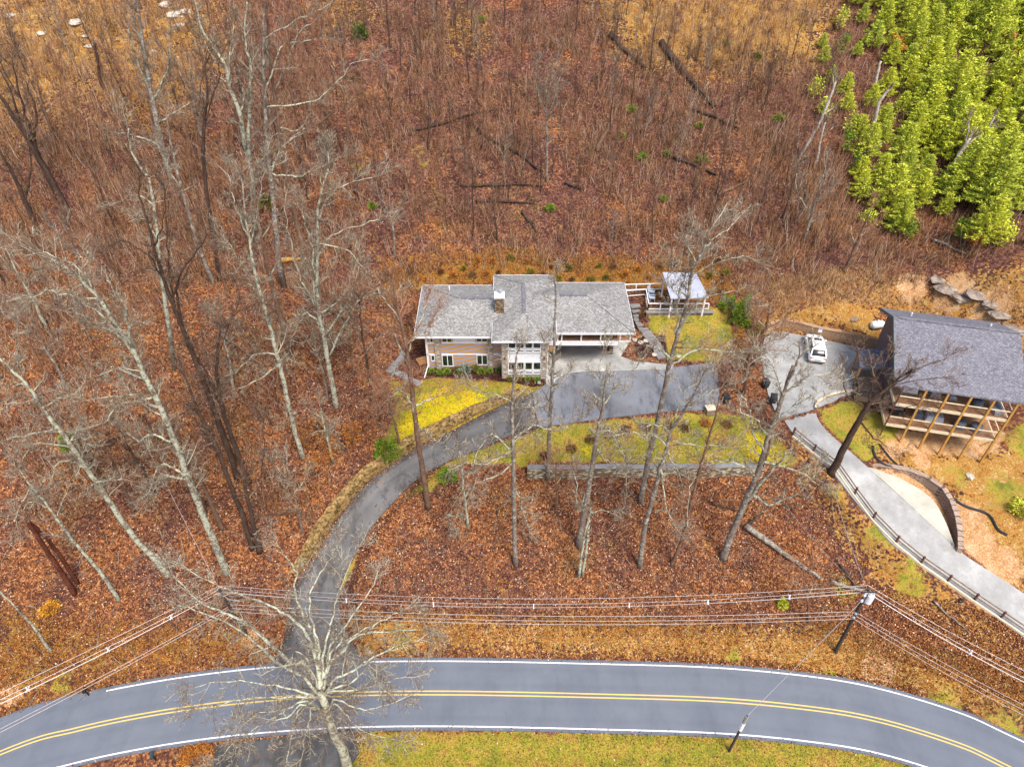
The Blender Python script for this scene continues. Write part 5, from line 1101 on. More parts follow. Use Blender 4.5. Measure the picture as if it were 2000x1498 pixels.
# ---- the great foreground tree, seen from above
def big_tree():
    b = G(690, 1530) if True else None
    b = Vector((b.x, b.y, -.6)); fork = PY(626, 1352, b.y); t = thing('great_oak', 'huge lichen-covered bare tree whose crown spreads over the road in the foreground', 'tree', b)
    mb = MB(); cr = MB(); n = 7; pts = [b+(fork-b)*(i/n)+(rdir()*.12 if 0 < i < n else Vector()) for i in range(n+1)]
    mb.tube([p-b for p in pts], [.60,.46,.41,.37,.34,.31,.29,.25], 10)
    zf_ = fork.z
    limbs = [([(600,1300),(560,1290),(500,1230),(450,1200),(400,1180),(345,1130),(330,1105)], 3.0, .30), ([(590,1320),(550,1300),(500,1255),(440,1215),(380,1190),(345,1182)], 1.0, .24),
      ([(618,1290),(600,1240),(560,1200),(540,1190),(470,1160),(420,1140),(370,1115)], 3.6, .27), ([(622,1300),(615,1240),(590,1200),(575,1150),(580,1120),(560,1090),(540,1060)], 3.8, .22),
      ([(626,1295),(620,1250),(605,1190),(612,1140),(640,1100),(660,1060)], 4.5, .20), ([(630,1300),(640,1240),(650,1200),(660,1160),(680,1110),(700,1070)], 4.0, .20),
      ([(640,1280),(660,1240),(690,1200),(720,1160),(735,1130)], 3.4, .22), ([(640,1300),(650,1270),(690,1240),(740,1215),(790,1190)], 3.0, .20),
      ([(640,1300),(670,1270),(700,1240),(760,1232),(810,1230),(830,1225)], 2.4, .22), ([(650,1330),(690,1310),(720,1290),(770,1262),(820,1250)], 1.6, .2),
      ([(645,1345),(690,1330),(720,1300),(715,1290),(735,1330)], .6, .17), ([(600,1360),(560,1362),(520,1360),(450,1370),(390,1385)], .4, .18),
      ([(600,1370),(560,1385),(510,1390),(480,1410)], -.6, .16), ([(595,1375),(560,1400),(520,1410),(490,1440)], -1.0, .15), ([(610,1380),(605,1410),(595,1440),(590,1480)], -1.4, .14),
      ([(650,1365),(690,1380),(720,1385),(770,1370)], -.4, .16), ([(655,1375),(680,1400),(710,1430),(760,1440)], -1.4, .13), ([(590,1350),(520,1335),(450,1330),(380,1340)], 1.2, .17),
      ([(600,1290),(575,1270),(570,1300)], 2, .12), ([(606,1360),(540,1400),(470,1440),(430,1480)], -1.2, .15), ([(640,1350),(700,1345),(760,1330),(790,1320)], .6, .15), ([(590,1380),(570,1430),(560,1490)], -1.6, .13)]
    for px, dz, r in limbs:
        r *= .6; dn_ = random.uniform(0, .16)+(.12 if dz < 0 else 0)
        m = len(px); P_ = [fork+(pts[0]-fork)*dn_]+[PZ(a, c, zf_+dz*math.sin(min(1, (i+1)/m)*1.5)+random.uniform(-.2,.2)) for i, (a, c) in enumerate(px)]
        P_ = densify(P_, 4); m = len(P_); P_ = [p+(rdir()*.08 if i else Vector()) for i, p in enumerate(P_)]
        rs = [max(.03, r*(1-.82*i/(m-1))) for i in range(m)]; mb.tube([p-b for p in P_], rs, 7)
        for i in range(2, m-1):
            seg = P_[i+1]-P_[i]; k = seg.length*(1.5 if i > m*.3 else .6); k = int(k)+(random.random() < k-int(k)); d = seg.normalized()
            for _ in range(k):
                s = d.cross(rdir()).normalized(); nd = (d*.6+s+Vector((0,0,random.uniform(-.5,.3)))).normalized()
                grow(cr, P_[i]-b, nd, random.uniform(.8,2.3), max(.025, min(.06, rs[i]*.45)), 2, -.1, .32, 2, .011)
        for _ in range(4): grow(cr, P_[-1]-b, (P_[-1]-P_[-2]).normalized()+rdir()*.5, 1.8, .03, 2, -.1, .5, 2, .011)
    lt = MB()
    for _ in range(22):   # darker low twigs below the fork
        d = Vector((random.gauss(0,1), random.gauss(0,1), random.uniform(-.6,.1))).normalized(); k = random.uniform(.6, 1)
        grow(lt, pts[0]+(fork-pts[0])*k-b, d, random.uniform(2.0,4.5), .04, 2, -.05, .5, 2, .011)
    mb.build('trunk', M['bark_lichen'], t, True); cr.build('crown', M['twig_lichen'], t); lt.build('low_branches', M['twig_grey'], t)
big_tree()
# ---------------------------------------------------------------- fallen logs
def log(label, a, b, w_, style='bark_dark', stubs=2, lift=.0):
    A_, B_ = G(*a), G(*b); r = w_/2*(A_.length+20)/F*.95; n = 9; o = A_; pts = []
    for i in range(n+1):
        p = A_+(B_-A_)*(i/n); z = hz(p.x, p.y)+r*.8+.12+lift; pts.append(Vector((p.x, p.y, z))+rdir()*.08-o)
    mb = MB().tube(pts, [r*(1-.55*i/n)*random.uniform(.9,1.1) for i in range(n+1)], 7)
    for _ in range(stubs):
        i = random.randint(2, n-1); mb.tube([pts[i], pts[i]+Vector((random.uniform(-.5,.5), random.uniform(-.5,.5), random.uniform(.3,.8)))*1.3], [r*.35, r*.12], 5)
    ob = mb.build('fallen_log', M[style], None, True); ob.location = o; tag(ob, label, 'log')
log('thick dark fallen log lying diagonally high on the hillside, widest of all', (1290,90), (1396,215), 11, 'bark_dark', 4)
log('dark fallen log left of the widest one on the high hillside', (1190,72), (1262,140), 8)
log('dark log dropping right from the pale stump at the right of the high hillside', (1352,218), (1445,255), 7)
log('long thin dark log lying diagonally above the main house', (920,245), (1060,340), 7, 'bark_dark', 3)
log('level dark log on the hillside, upper of two parallel ones', (900,366), (1062,368), 6)
log('level dark log on the hillside, lower of two parallel ones', (930,396), (1042,401), 6)
log('short black log above the main roof', (1020,418), (1050,458), 7)
log('rising dark log left of the hillside centre', (805,258), (985,216), 6)
log('pale weathered upright log with split end on the middle hillside', (1165,300), (1212,200), 8, 'bark_brown', 3)
log('low dark log on the right hillside by the slope saplings', (1300,305), (1400,345), 7)
log('grey-brown log right of the main slope above the pavilion', (1400,385), (1465,355), 7, 'bark_brown')
log('short dark log lying above the pavilion tree', (1103,360), (1135,372), 7)
log('long pale bark log lying on the slope above the big utility pole', (1455,1030), (1603,1136), 15, 'bark_grey', 1)
log('dark short log beside the foot of the large leaning tree', (1455,1032), (1490,1005), 9)
log('brown straight log lying in the litter left of the slim lichen tree', (432,655), (540,745), 6, 'bark_brown')
log('dark log behind the broad forked lichen tree', (640,605), (685,635), 10, 'bark_dark')
log('split golden broken log between the lichened trees', (545,515), (605,512), 11, 'timber', 2)
log('grey log among debris just left of the transformer pole top', (1620,1138), (1690,1160), 10, 'bark_grey')
log('small dark log in the debris left of the transformer pole', (1640,1105), (1670,1150), 7)
log('thin grey pole lying on the litter right of the transformer pole', (1822,1175), (1895,1240), 4, 'bark_grey', 0)
log('thin log on the slope between the parallel logs and the purplish tree', (690,375), (755,412), 5, 'bark_brown')
log('thin pale stem lying across the slope at the pine stand foot', (1680,310), (1775,258), 4, 'bark_pale', 1)
log('thin pale stem lying level below the pine stand corner', (1618,412), (1690,420), 4, 'bark_brown', 1)
log('dark log at the lower right of the pine stand', (1925,440), (2000,425), 6)
log('grey log on the bank below the pine stand', (1820,470), (1885,500), 5, 'bark_grey', 1)
log('dark log rising out of the brush right of the lawn wall', (1390,985), (1440,1000), 6)
# ---------------------------------------------------------------- prototypes for the hillside saplings
def sap_proto(h, style, twk, seed):
    random.seed(seed); tr = MB(); cr = MB(); n = 7; pts = [Vector((0,0,-.3))]; d = Vector((random.uniform(-.08,.08), random.uniform(-.08,.08), 1))
    for i in range(n): d = (d+Vector((random.gauss(0,.05), random.gauss(0,.05), .1))).normalized(); pts.append(pts[-1]+d*(h/n))
    r0 = .045+.008*h; rs = [max(.02, r0*(1-.85*i/n)) for i in range(n+1)]; tr.tube(pts, rs, 5, False)
    for i in range(2, n):
        for _ in range(twk+ (i > 4)):
            s = Vector((random.gauss(0,1), random.gauss(0,1), 0)).normalized(); nd = (s*.8+Vector((0,0,.9))).normalized()
            grow(cr, pts[i]+(pts[i+1]-pts[i])*random.random(), nd, h*random.uniform(.12,.26), .028, 1, .4, .35, 3, .016)
    return tr.mesh('trunk', M[BT[style][0]]), cr.mesh('crown', M[BT[style][1]])
protos = [sap_proto(h, s, k, 50+i) for i, (h, s, k) in enumerate([(8,'B',3),(9.5,'D',2),(7,'B',4),(11,'D',3),(6,'D',3),(10,'B',4),(8.5,'D',3),(12,'B',4),(5.5,'B',4),(9,'G',3)])]
random.seed(99)
def scatter(poly_px, spacing, cap, seed, avoid=()):
    rr = random.Random(seed); poly = [G(*p) for p in poly_px]; x0 = min(p.x for p in poly); x1 = max(p.x for p in poly); y0 = min(p.y for p in poly); y1 = max(p.y for p in poly); out = []
    for _ in range(cap*60):
        x, y = rr.uniform(x0, x1), rr.uniform(y0, y1)
        if not inpoly(np.array([x]), np.array([y]), poly)[0]: continue
        if any((x-a)**2+(y-b)**2 < spacing**2 for a, b in out): continue
        out.append((x, y))
        if len(out) >= cap: break
    return out
def put_sapling(x, y, k, s, label, group):
    t = thing('sapling', label, 'tree', (x, y, hz(x, y)), random.uniform(0, 6.28), group); t.scale = (s, s, s)
    for me_, nm in zip(protos[k], ('trunk', 'crown')): link(bpy.data.objects.new(nm, me_), t)
hill_px = [(560,60),(700,0),(1150,-10),(1420,100),(1600,110),(1640,260),(1620,430),(1480,520),(1250,500),(1000,480),(820,500),(740,440),(640,330)]
for i, (x, y) in enumerate(scatter(hill_px, 1.9, 200, 5)):
    put_sapling(x, y, random.randrange(10), random.uniform(.6, 1.0), 'thin straight bare sapling among many on the brown hillside above the main house', 'bare saplings on the hillside above the main house')
for i, (x, y) in enumerate(scatter([(-200,200),(60,100),(420,60),(620,100),(640,330),(560,520),(420,620),(200,560),(-150,620)], 2.8, 75, 6)):
    put_sapling(x, y, random.randrange(10), random.uniform(.8, 1.25), 'thin brown bare tree crowded into the thicket on the upper left slope', 'bare thicket trees on the upper left slope')
for i, (x, y) in enumerate(scatter([(-100,640),(300,640),(560,760),(600,900),(520,1000),(300,980),(100,1060),(-100,1100)], 6, 14, 8)):
    put_sapling(x, y, random.choice([0,2,4,8,9]), random.uniform(.5, .9), 'small bare understorey tree on the leaf litter of the left forest', 'understorey trees of the left forest')
for i, (x, y) in enumerate(scatter([(1400,580),(1470,560),(1490,640),(1480,880),(1440,780),(1420,640)], 1.6, 10, 9)):
    put_sapling(x, y, random.choice([2,4,8]), random.uniform(.4, .7), 'twiggy brown bush-like sapling between the main yard and the concrete pad', 'twiggy saplings between the two properties')
# ---------------------------------------------------------------- leafy things
def leaf_mesh(name, centers, normals_up, size, mat, aspect=1.6, droop=0.0, seed=0):
    r = np.random.default_rng(seed); n = len(centers); a = r.normal(size=(n,3)); a /= np.linalg.norm(a, axis=1)[:, None]
    if normals_up is not None: a = normals_up+a*.55; a /= np.linalg.norm(a, axis=1)[:, None]
    b = r.normal(size=(n,3)); b -= (b*a).sum(1)[:, None]*a; b /= np.linalg.norm(b, axis=1)[:, None]; c = np.cross(a, b)
    s = size*r.uniform(.6,1.3,n)[:, None]; u = a*s*aspect; v = b*s*.5
    bend = c*s*.25
    V = np.stack([centers-u*.5, centers+v*.5+bend, centers+u*.5, centers-v*.5+bend], 1).reshape(-1,3)
    return np_mesh(name, V, np.arange(4*n).reshape(-1,4), mat)
def pine_proto(h, R0, seed, mat):
    random.seed(seed); r = np.random.default_rng(seed); tr = MB(); pts = [Vector((0,0,-.4)), Vector((.05,0,h*.4)), Vector((.1,.05,h*.97))]; tr.tube(pts, [.13,.09,.03], 6)
    cs = []; ds = []
    nt_ = int(h*2.2)
    for i in range(nt_):
        z = h*(.12+.86*i/nt_); rad = R0*(1-(i/nt_))**.75*random.uniform(.8,1.15)+.15
        nb = random.randint(5, 7); a0 = random.random()*6
        for k in range(nb):
            a = a0+6.283*k/nb+random.uniform(-.25,.25); L = rad*random.uniform(.75,1.15); d = Vector((math.cos(a), math.sin(a), .22)).normalized()
            tr.tube([(0,0,z), tuple(d*L*.9+Vector((0,0,z)))], [.03,.012], 3, False)
            m = int(24*L)+8
            t_ = r.uniform(.22,1.0,m)**.8
            base = np.array([0,0,z])+np.outer(t_*L, np.array(d)); side = r.normal(size=(m,3))*np.array([.2,.2,.1])*(.5+.5*t_)[:, None]
            cs.append(base+side); dd = np.array(d)+r.normal(size=(m,3))*.35+np.array([0,0,.25]); ds.append(dd/np.linalg.norm(dd, axis=1)[:, None])
    c_ = np.concatenate(cs); d_ = np.concatenate(ds)
    return tr.mesh('trunk', M['bark_brown']), leaf_mesh('crown', c_, d_, .21, M[mat], 2.0, seed=seed)
pines = [pine_proto(h, R0, 200+i, 'pine') for i, (h, R0) in enumerate([(6.5,2.6),(5.5,2.2),(7.5,2.8),(4.6,2.0),(6.2,2.3),(8,2.9)])]
pine_px = [(1640,-20),(2100,-30),(2120,470),(2010,500),(1900,478),(1790,465),(1690,420),(1650,350),(1665,240),(1610,160),(1600,60)]
random.seed(5)
for i, (x, y) in enumerate(scatter(pine_px, 2.4, 185, 15)):
    k = random.randrange(6); q = pix(x, y, hz(x, y)); s = random.uniform(.5, 1.22)
    if q[1] > 420 and random.random() < .4: continue
    if vnoise(np.array([x]), np.array([y]), 5.5, 44)[0] < -.33: continue
    if q[0] < 1700: 
        if random.random() < .35: continue
        s *= .65
    t = thing('pine_tree', 'young yellow-green pine packed into the bright stand on the upper right hillside', 'pine tree', (x, y, hz(x, y)), random.random()*6.28, 'yellow-green pines of the upper right stand'); t.scale = (s, s, s)
    for me_, nm in zip(pines[k], ('trunk', 'crown')): link(bpy.data.objects.new(nm, me_), t)
def shrub(name, label, cat, px, py, rx, rz_, n, mat, size=.16, group=None, up=True, off=0.0, seed=None):
    seed = seed if seed is not None else int(px*7+py); r = np.random.default_rng(seed); p = G(px, py)
    d = r.normal(size=(n,3)); d /= np.linalg.norm(d, axis=1)[:, None]; d[:, 2] = np.abs(d[:, 2])
    lob = 1+.28*np.sin(d[:, 0]*5+seed)*np.cos(d[:, 1]*4+seed*.3)
    c = d*(r.uniform(.35,1,n)**.5*lob)[:, None]*np.array([rx, rx, rz_*2*.75]); c[:, 2] += .1+off
    t = thing(name, label, cat, p, 0, group); link(bpy.data.objects.new('foliage', leaf_mesh('foliage', c, d, size, M[mat], 1.3, seed=seed)), t)
    random.seed(seed); mb = MB()
    for _ in range(7):
        q = Vector((random.gauss(0,.45)*rx, random.gauss(0,.45)*rx, off+rz_*random.uniform(.7,1.3))); mb.tube([(0,0,-.15), tuple(q*.5+Vector((0,0,.1))), tuple(q)], [.04,.025,.01], 4, False)
    mb.build('stem', M['bark_brown'], t); return t
# foundation planting, bushes, bright saplings
for k, (px_, py_, r_, mt, lab) in enumerate([
 (843,727,.42,'bushg','round green shrub at the left end of the foundation bed'),(858,730,.42,'bushg','round green shrub second from the left in the foundation bed'),(873,729,.52,'bushg','round green shrub left of the spiky bluish plant'),
 (892,724,.40,'olive','olive brown shrub directly left of the spiky bluish plant'),(900,732,.38,'olive','small olive shrub in front of the spiky bluish plant'),
 (929,722,.62,'olive','tallest yellowish shrub below the lower right window of the left wing'),(940,729,.55,'bushg','round green shrub right of the tallest yellowish one'),(956,727,.50,'bushg','round green shrub below the second stone pier'),
 (974,726,.45,'ever','dark green shrub in the corner beside the glazed bay'),(995,743,.36,'olive','low shrub at the left under the glazed bay'),(1012,743,.42,'olive','low shrub under the left middle of the glazed bay'),(1030,743,.38,'bushg','low shrub under the right middle of the glazed bay'),(1048,744,.42,'bushg','low shrub at the right under the glazed bay')]):
    shrub('garden_shrub', lab, 'shrub', px_, py_, r_, r_*.75, 420, mt, .11)
shrub('spiky_plant', 'spiky bluish grey plant in the middle of the foundation bed', 'plant', 909, 727, .75, .6, 260, 'agave', .26)
shrub('evergreen_bush', 'large rounded olive-green bush at the lower left tip of the yellow lawn', 'shrub', 755, 885, 1.6, 1.3, 2600, 'bushg', .18)
shrub('low_juniper', 'spreading pale green shrub on the right edge of the driveway bend', 'shrub', 875, 932, 1.1, .6, 1200, 'bushg', .18)
shrub('evergreen_tree', 'taller bright green evergreen right of the pavilion', 'shrub', 1446, 632, 1.15, 2.6, 2600, 'bushg', .18)
shrub('evergreen_shrub', 'green evergreen shrub directly right of the pavilion roof', 'shrub', 1422, 602, 1.15, 1.1, 1700, 'bushg', .18)
shrub('evergreen_shrub', 'yellowish green shrub below the taller evergreen right of the pavilion', 'shrub', 1472, 650, .9, 1.2, 900, 'olive', .18)
shrub('green_sapling', 'bright yellow-green seedling below the power line near its right spacer', 'shrub', 1527, 1182, .55, .6, 500, 'pine', .16)
shrub('green_sapling', 'pale green shrub at the right frame edge below the neighbour\'s slope', 'shrub', 1996, 1000, 1.3, 1.0, 1200, 'pine', .2)
shrub('holly_bush', 'green holly-like bush in the left forest behind the long lichened tree', 'shrub', 140, 870, 1.2, 1.1, 900, 'bushg', .2)
shrub('evergreen_shrub', 'small dark green shrub high on the hill at top centre-left', 'shrub', 703, 75, 1.3, 1.4, 700, 'ever', .25)
shrub('evergreen_shrub', 'dull green shrub between the two lichen trees left of the main house', 'shrub', 520, 405, 1.3, 1.1, 800, 'olive', .22)
shrub('orange_bush', 'orange-brown bush beside the lower road edge at the bottom left', 'shrub', 385, 1488, 1.6, .7, 2400, 'orange_leaf', .13)
shrub('golden_bush', 'glowing golden-yellow small bush in the lower left litter', 'shrub', 100, 1190, .95, .5, 900, 'gold_leaf', .16)
for px_, py_, r_ in [(1430,80),(1300,205),(1365,245),(1372,310),(1300,295),(1213,215),(1075,405),(1298,385),(1255,305),(1212,265),(1480,108),(930,10),(940,38),(1230,212),(1320,395),(728,400),(1520,230),(1245,140)] and [(a,b,random.uniform(.5,.95)) for a,b in [(1420,82),(1232,212),(1365,243),(1372,310),(1302,298),(1212,265),(1075,405),(1295,385),(1255,305),(1480,108),(940,38),(728,400),(1520,230)]]:
    shrub('mountain_laurel', 'small green evergreen shrub dotted among the bare saplings of the hillside', 'shrub', px_, py_+6, r_, r_*.7, 260, 'bushg', .22, 'small evergreen shrubs among the hillside saplings')
# row of dormant bushes on the lower lawn
for k, (px_, py_) in enumerate([(1116,880),(1152,862),(1188,852),(1222,843),(1262,838),(1305,835),(1338,840),(1378,830),(1420,832)]):
    lab = ['leftmost', 'second from the left', 'third from the left', 'fourth from the left', 'middle', 'fourth from the right', 'third from the right', 'second from the right', 'rightmost'][k]+' dormant purplish-brown bush in the curved row across the lower lawn'
    shrub('dormant_bush', lab, 'shrub', px_, py_, .62, .5, 500, 'rust_leaf' if k != 7 else 'orange_leaf', .12, 'row of dormant bushes on the lower lawn')
random.seed(31)
for i, (x, y) in enumerate(scatter([(745,520),(1000,505),(1420,510),(1425,575),(1235,545),(820,548)], 1.7, 40, 77)):
    q = pix(x, y, hz(x, y)); r_ = random.uniform(.35,.8)
    shrub('scrub_bush', 'low orange-olive scrub bush in the weedy strip behind the main house', 'shrub', q[0], q[1], r_, r_*.9, 240, random.choice(['olive','orange_leaf','rust_leaf','rust_leaf']), .16, 'scrub bushes in the weedy strip behind the main house', seed=i+900)
# orange-leaved young beeches and red bushes
def leaf_tree(label, px, py, h, R0, n, mat, size=.2, name='leafy_sapling', cat='tree', group=None):
    p = G(px, py); seed = int(px+py*3); r = np.random.default_rng(seed); random.seed(seed); t = thing(name, label, cat, p, 0, group)
    tr = MB(); tr.tube([(0,0,-.2),(.1,0,h*.5),(.15,.1,h)], [.09,.06,.02], 5, False); cs = []
    for _ in range(16):
        z = h*random.uniform(.25,.95); a = random.random()*6.28; L = R0*random.uniform(.4,1)*(1.15-z/h*.6); e = Vector((math.cos(a)*L, math.sin(a)*L, z+L*.3)); tr.tube([(0,0,z), tuple(e)], [.03,.012], 3, False)
        m = n//16; cs.append(np.array([0,0,z])+np.outer(r.uniform(.3,1,m), np.array(e)-np.array([0,0,z]))+r.normal(size=(m,3))*.28)
    tr.build('trunk', M['bark_brown'], t); link(bpy.data.objects.new('crown', leaf_mesh('crown', np.concatenate(cs), None, size, M[mat], 1.3, seed=seed)), t)
for k, (a, b, h, R0, lab) in enumerate([(600,880,3.6,2.0,'orange-leaved beech sapling beside the foot of the slim lichen tree'),(625,850,3.0,1.6,'orange-leaved beech sapling, uppermost of the orange cluster'),(650,900,3.4,2.0,'orange-leaved beech sapling in the middle of the orange cluster'),(690,870,3.4,1.9,'orange-leaved beech sapling at the right end of the orange cluster'),(612,930,3.0,1.9,'orange-leaved beech sapling, lowest of the orange cluster')]):
    leaf_tree(lab, a, b, h, R0, 500, 'orange_leaf', .17)
leaf_tree('red-leaved small tree beside the forked dead tree inside the pine stand', 1893, 318, 3.4, 2.2, 800, 'red_leaf', .28)
leaf_tree('red-leaved small tree near the upper right edge of the pine stand', 1950, 118, 3.6, 2.0, 700, 'red_leaf', .28)
leaf_tree('rusty red small tree near the upper left of the pine stand', 1740, 118, 3.0, 1.6, 500, 'orange_leaf', .26)
leaf_tree('orange small tree in the heart of the pine stand', 1850, 172, 2.6, 1.4, 400, 'orange_leaf', .26)
leaf_tree('small orange shrub tree at the pine stand foot', 1897, 488, 2.0, 1.0, 300, 'orange_leaf', .2)
for a, b in [(1585,195),(1640,112),(1605,235),(1650,300),(1668,345),(1660,265),(1680,400),(1955,480),(1640,60),(1690,445),(1745,460),(1770,468),(1870,470)]:
    leaf_tree('loose light green broadleaf evergreen sapling along the left and lower rim of the pine stand', a, b, 3.0, 1.3, 420, 'pine' if (a+b) % 3 else 'bushg', .26, 'green_sapling', 'tree', 'light green saplings along the rim of the pine stand')
# rust-crowned tree tops behind the forked lichen tree
leaf_tree('bare-branched tree still holding small orange leaves behind the forked lichen tree', 650, 420, 6.0, 3.0, 900, 'orange_leaf', .13)
# ---------------------------------------------------------------- brush, litter, grass (uncountable)
def density_pts(n, px_poly=None, seed=0, world=None):
    r = np.random.default_rng(seed); poly = [G(*p) for p in px_poly]; x0 = min(p.x for p in poly); x1 = max(p.x for p in poly); y0 = min(p.y for p in poly); y1 = max(p.y for p in poly)
    X = r.uniform(x0, x1, n*3); Y_ = r.uniform(y0, y1, n*3); k = inpoly(X, Y_, poly); return X[k][:n], Y_[k][:n]
hard = [[Vector(p) for p in park_poly], [Vector(p) for p in apron_poly], [Vector(p) for p in pad2_poly],
        [Vector(r[0]) for r in drive_rows]+[Vector(r[-1]) for r in drive_rows[::-1]], [Vector(r[0]) for r in con_rows]+[Vector(r[-1]) for r in con_rows[::-1]],
        [Vector((-11,63,0)), Vector((14.6,63,0)), Vector((14.6,75.5,0)), Vector((-11,75.5,0))], [Vector(p) for p in [on_deck(-2.8,-.3,0), on_deck(11.5,-.3,0), on_deck(11.5,12.4,0), on_deck(-2.8,12.4,0)]],
        [Vector(r[0]) for r in road_rows]+[Vector(r[-1]) for r in road_rows[::-1]], [Vector(p) for p in terrace], [PZ(*p, -.2) for p in [(420,1456),(690,1424),(702,1470),(640,1560),(400,1560)]],
        [G(*p) for p in fl]+[G(*p) for p in fe[::-1]]] if False else None
def poly_of(rows): return [Vector(r[0]) for r in rows]+[Vector(r[-1]) for r in rows[::-1]]
hard = [park_poly, apron_poly, pad2_poly, poly_of(drive_rows), poly_of(con_rows), poly_of(road_rows), terrace, [PZ(*p, -.2) for p in [(420,1456),(690,1424),(702,1470),(640,1560),(400,1560)]],
        [Vector((-11,63,0)), Vector((14.6,63,0)), Vector((14.6,75.5,0)), Vector((-11,75.5,0))], [on_deck(-2.8,-.3,0), on_deck(11.5,-.3,0), on_deck(11.5,12.4,0), on_deck(-2.8,12.4,0)],
        [PZ(*p) for p in fe]+[PZ(*p) for p in fl[::-1]]]
def clear(X, Y_):
    k = np.ones(len(X), bool)
    for h_ in hard: k &= ~inpoly(X, Y_, h_)
    return k
GXv = lambda a: a.reshape(NY, NX)
def zval(arr, ch, X, Y_):
    i = np.clip(((X-GX0)/GS).round().astype(int), 0, NX-1); j = np.clip(((Y_-GY0)/GS).round().astype(int), 0, NY-1); return arr[:, ch].reshape(NY, NX)[j, i]
def sticks(name, label, polys, per, h0, h1, rad, mat, seed, lean=.45, spread=.5):
    r = np.random.default_rng(seed); Xs, Ys = [], []
    for i, (n, pp) in enumerate(polys):
        X, Y_ = density_pts(n, pp, seed*31+i); m = vnoise(X, Y_, 6, seed+7)+.25*vnoise(X, Y_, 1.5, seed+9) > -.16; k = clear(X, Y_) & m & (zval(za, 0, X, Y_) < .4); Xs.append(X[k]); Ys.append(Y_[k])
    X = np.repeat(np.concatenate(Xs), per); Y_ = np.repeat(np.concatenate(Ys), per); n = len(X)
    X = X+r.normal(0, spread*.35, n); Y_ = Y_+r.normal(0, spread*.35, n); Z_ = hzv(X, Y_)
    hh = r.uniform(h0, h1, n)*r.uniform(.6,1.2,n); d = np.c_[r.normal(0, lean, n), r.normal(0, lean, n), np.ones(n)]; d /= np.linalg.norm(d, axis=1)[:, None]
    b = np.c_[X, Y_, Z_-.05]; tip = b+d*hh[:, None]; w_ = rad*r.uniform(.6,1.4,n)[:, None]
    v0 = b+np.c_[w_, 0*w_, 0*w_]; v1 = b+np.c_[-.5*w_, .87*w_, 0*w_]; v2 = b+np.c_[-.5*w_, -.87*w_, 0*w_]
    V = np.stack([v0, v1, v2, tip], 1).reshape(-1,3); q = np.arange(n)[:, None]*4
    Fc = np.concatenate([q+[0,1,3], q+[1,2,3], q+[2,0,3]], 1).reshape(-1,3)
    return tag(link(bpy.data.objects.new(name, np_mesh(name, V, Fc, M[mat]))), label, 'undergrowth', kind='stuff')
hill_all = [(-300,-60),(2300,-60),(2300,560),(1700,560),(1480,600),(1400,530),(1200,520),(820,535),(760,620),(500,560),(300,640),(-300,640)]
sticks('undergrowth', 'reddish-brown bare undergrowth covering the hillside', [(13000, hill_all), (1500, [(-200,640),(500,620),(760,640),(700,800),(620,1000),(300,1000),(-200,1050)])], 7, .8, 2.6, .030, 'brush', 3, .38, .9)
sticks('tall_brush', 'tall fine pinkish-brown saplings and whips hazing the upper hillside', [(1700, hill_all), (120, [(1480,250),(1660,300),(1660,480),(1480,520)]), (500, [(-200,100),(420,150),(400,520),(-200,560)])], 9, 2.2, 5.0, .030, 'brush', 33, .22, 1.0)
sticks('dry_brush', 'tan dry stems mixed through the upper slopes and the banks', [(2300, hill_all), (900, [(-200,-40),(440,-40),(440,200),(-200,330)]), (900, [(1150,-40),(1650,-40),(1620,140),(1240,130)]), (800, [(1430,540),(1720,560),(2050,540),(2050,700),(1720,600),(1480,640)]), (450, [(1500,560),(1720,520),(1740,600),(1500,620)])], 9, .3, 1.1, .026, 'brush_tan', 4, .6, .5)
sticks('orange_grass', 'tufts of orange dry grass and weeds behind the house and along the road bank', [(2600, [(740,500),(1000,480),(1430,500),(1430,590),(1220,560),(1220,540),(820,545),(760,600)]), (2300, [(690,1200),(1640,1215),(2050,1330),(2050,1420),(1700,1320),(1400,1285),(900,1262),(700,1270)]), (900, [(-50,1190),(500,1215),(530,1285),(250,1320),(-50,1420)]), (600, [(1390,560),(1500,580),(1480,730),(1420,700)])], 8, .2, .75, .028, 'brush_orange', 5, .8, .5)
# fallen leaves lying on the litter
r = np.random.default_rng(77); Xs, Ys = [], []
for n, pp in [(95000, [(-120,640),(760,640),(760,900),(640,1010),(560,1290),(-120,1440)]), (60000, [(700,905),(1600,905),(1700,1100),(1650,1240),(690,1250)]), (9000, [(560,1296),(1500,1288),(1800,1345),(1780,1360),(1400,1312),(900,1300),(560,1306)]), (14000, [(690,1240),(1650,1240),(2050,1400),(1700,1340),(690,1290)]), (6000, [(420,1420),(720,1425),(720,1500),(420,1500)]), (8000, [(760,740),(1560,740),(1560,910),(760,910)]), (6000, [(700,1425),(2000,1440),(2000,1500),(700,1500)]), (26000, [(1600,1100),(2050,1250),(2050,1400),(1640,1240)]), (30000, [(0,100),(1600,100),(1600,560),(0,640)]), (1200, [(540,1296),(700,1296),(1050,850),(1050,760),(860,850),(600,1100)])]:
    X, Y_ = density_pts(n, pp, n)
    lw = zval(za, 0, X, Y_); k = (r.random(len(X)) > lw*.82); 
    if n != 1200: k &= clear(X, Y_)
    else: k &= r.random(len(X)) < .35
    Xs.append(X[k]); Ys.append(Y_[k])
X = np.concatenate(Xs); Y_ = np.concatenate(Ys); n = len(X); c = np.c_[X, Y_, hzv(X, Y_)+r.uniform(.02,.10,n)]
ex, ey, ez = [], [], []
for row in drive_rows[8:130]:
    L0 = Vector(row[0]); R0_ = Vector(row[-1])
    for _ in range(16):
        f = abs(r.normal(0, .07)); 
        if r.random() < .3: f = 1-f
        q = L0+(R0_-L0)*f; ex.append(q.x+r.uniform(-.4,.4)); ey.append(q.y+r.uniform(-.4,.4)); ez.append(q.z+.05)
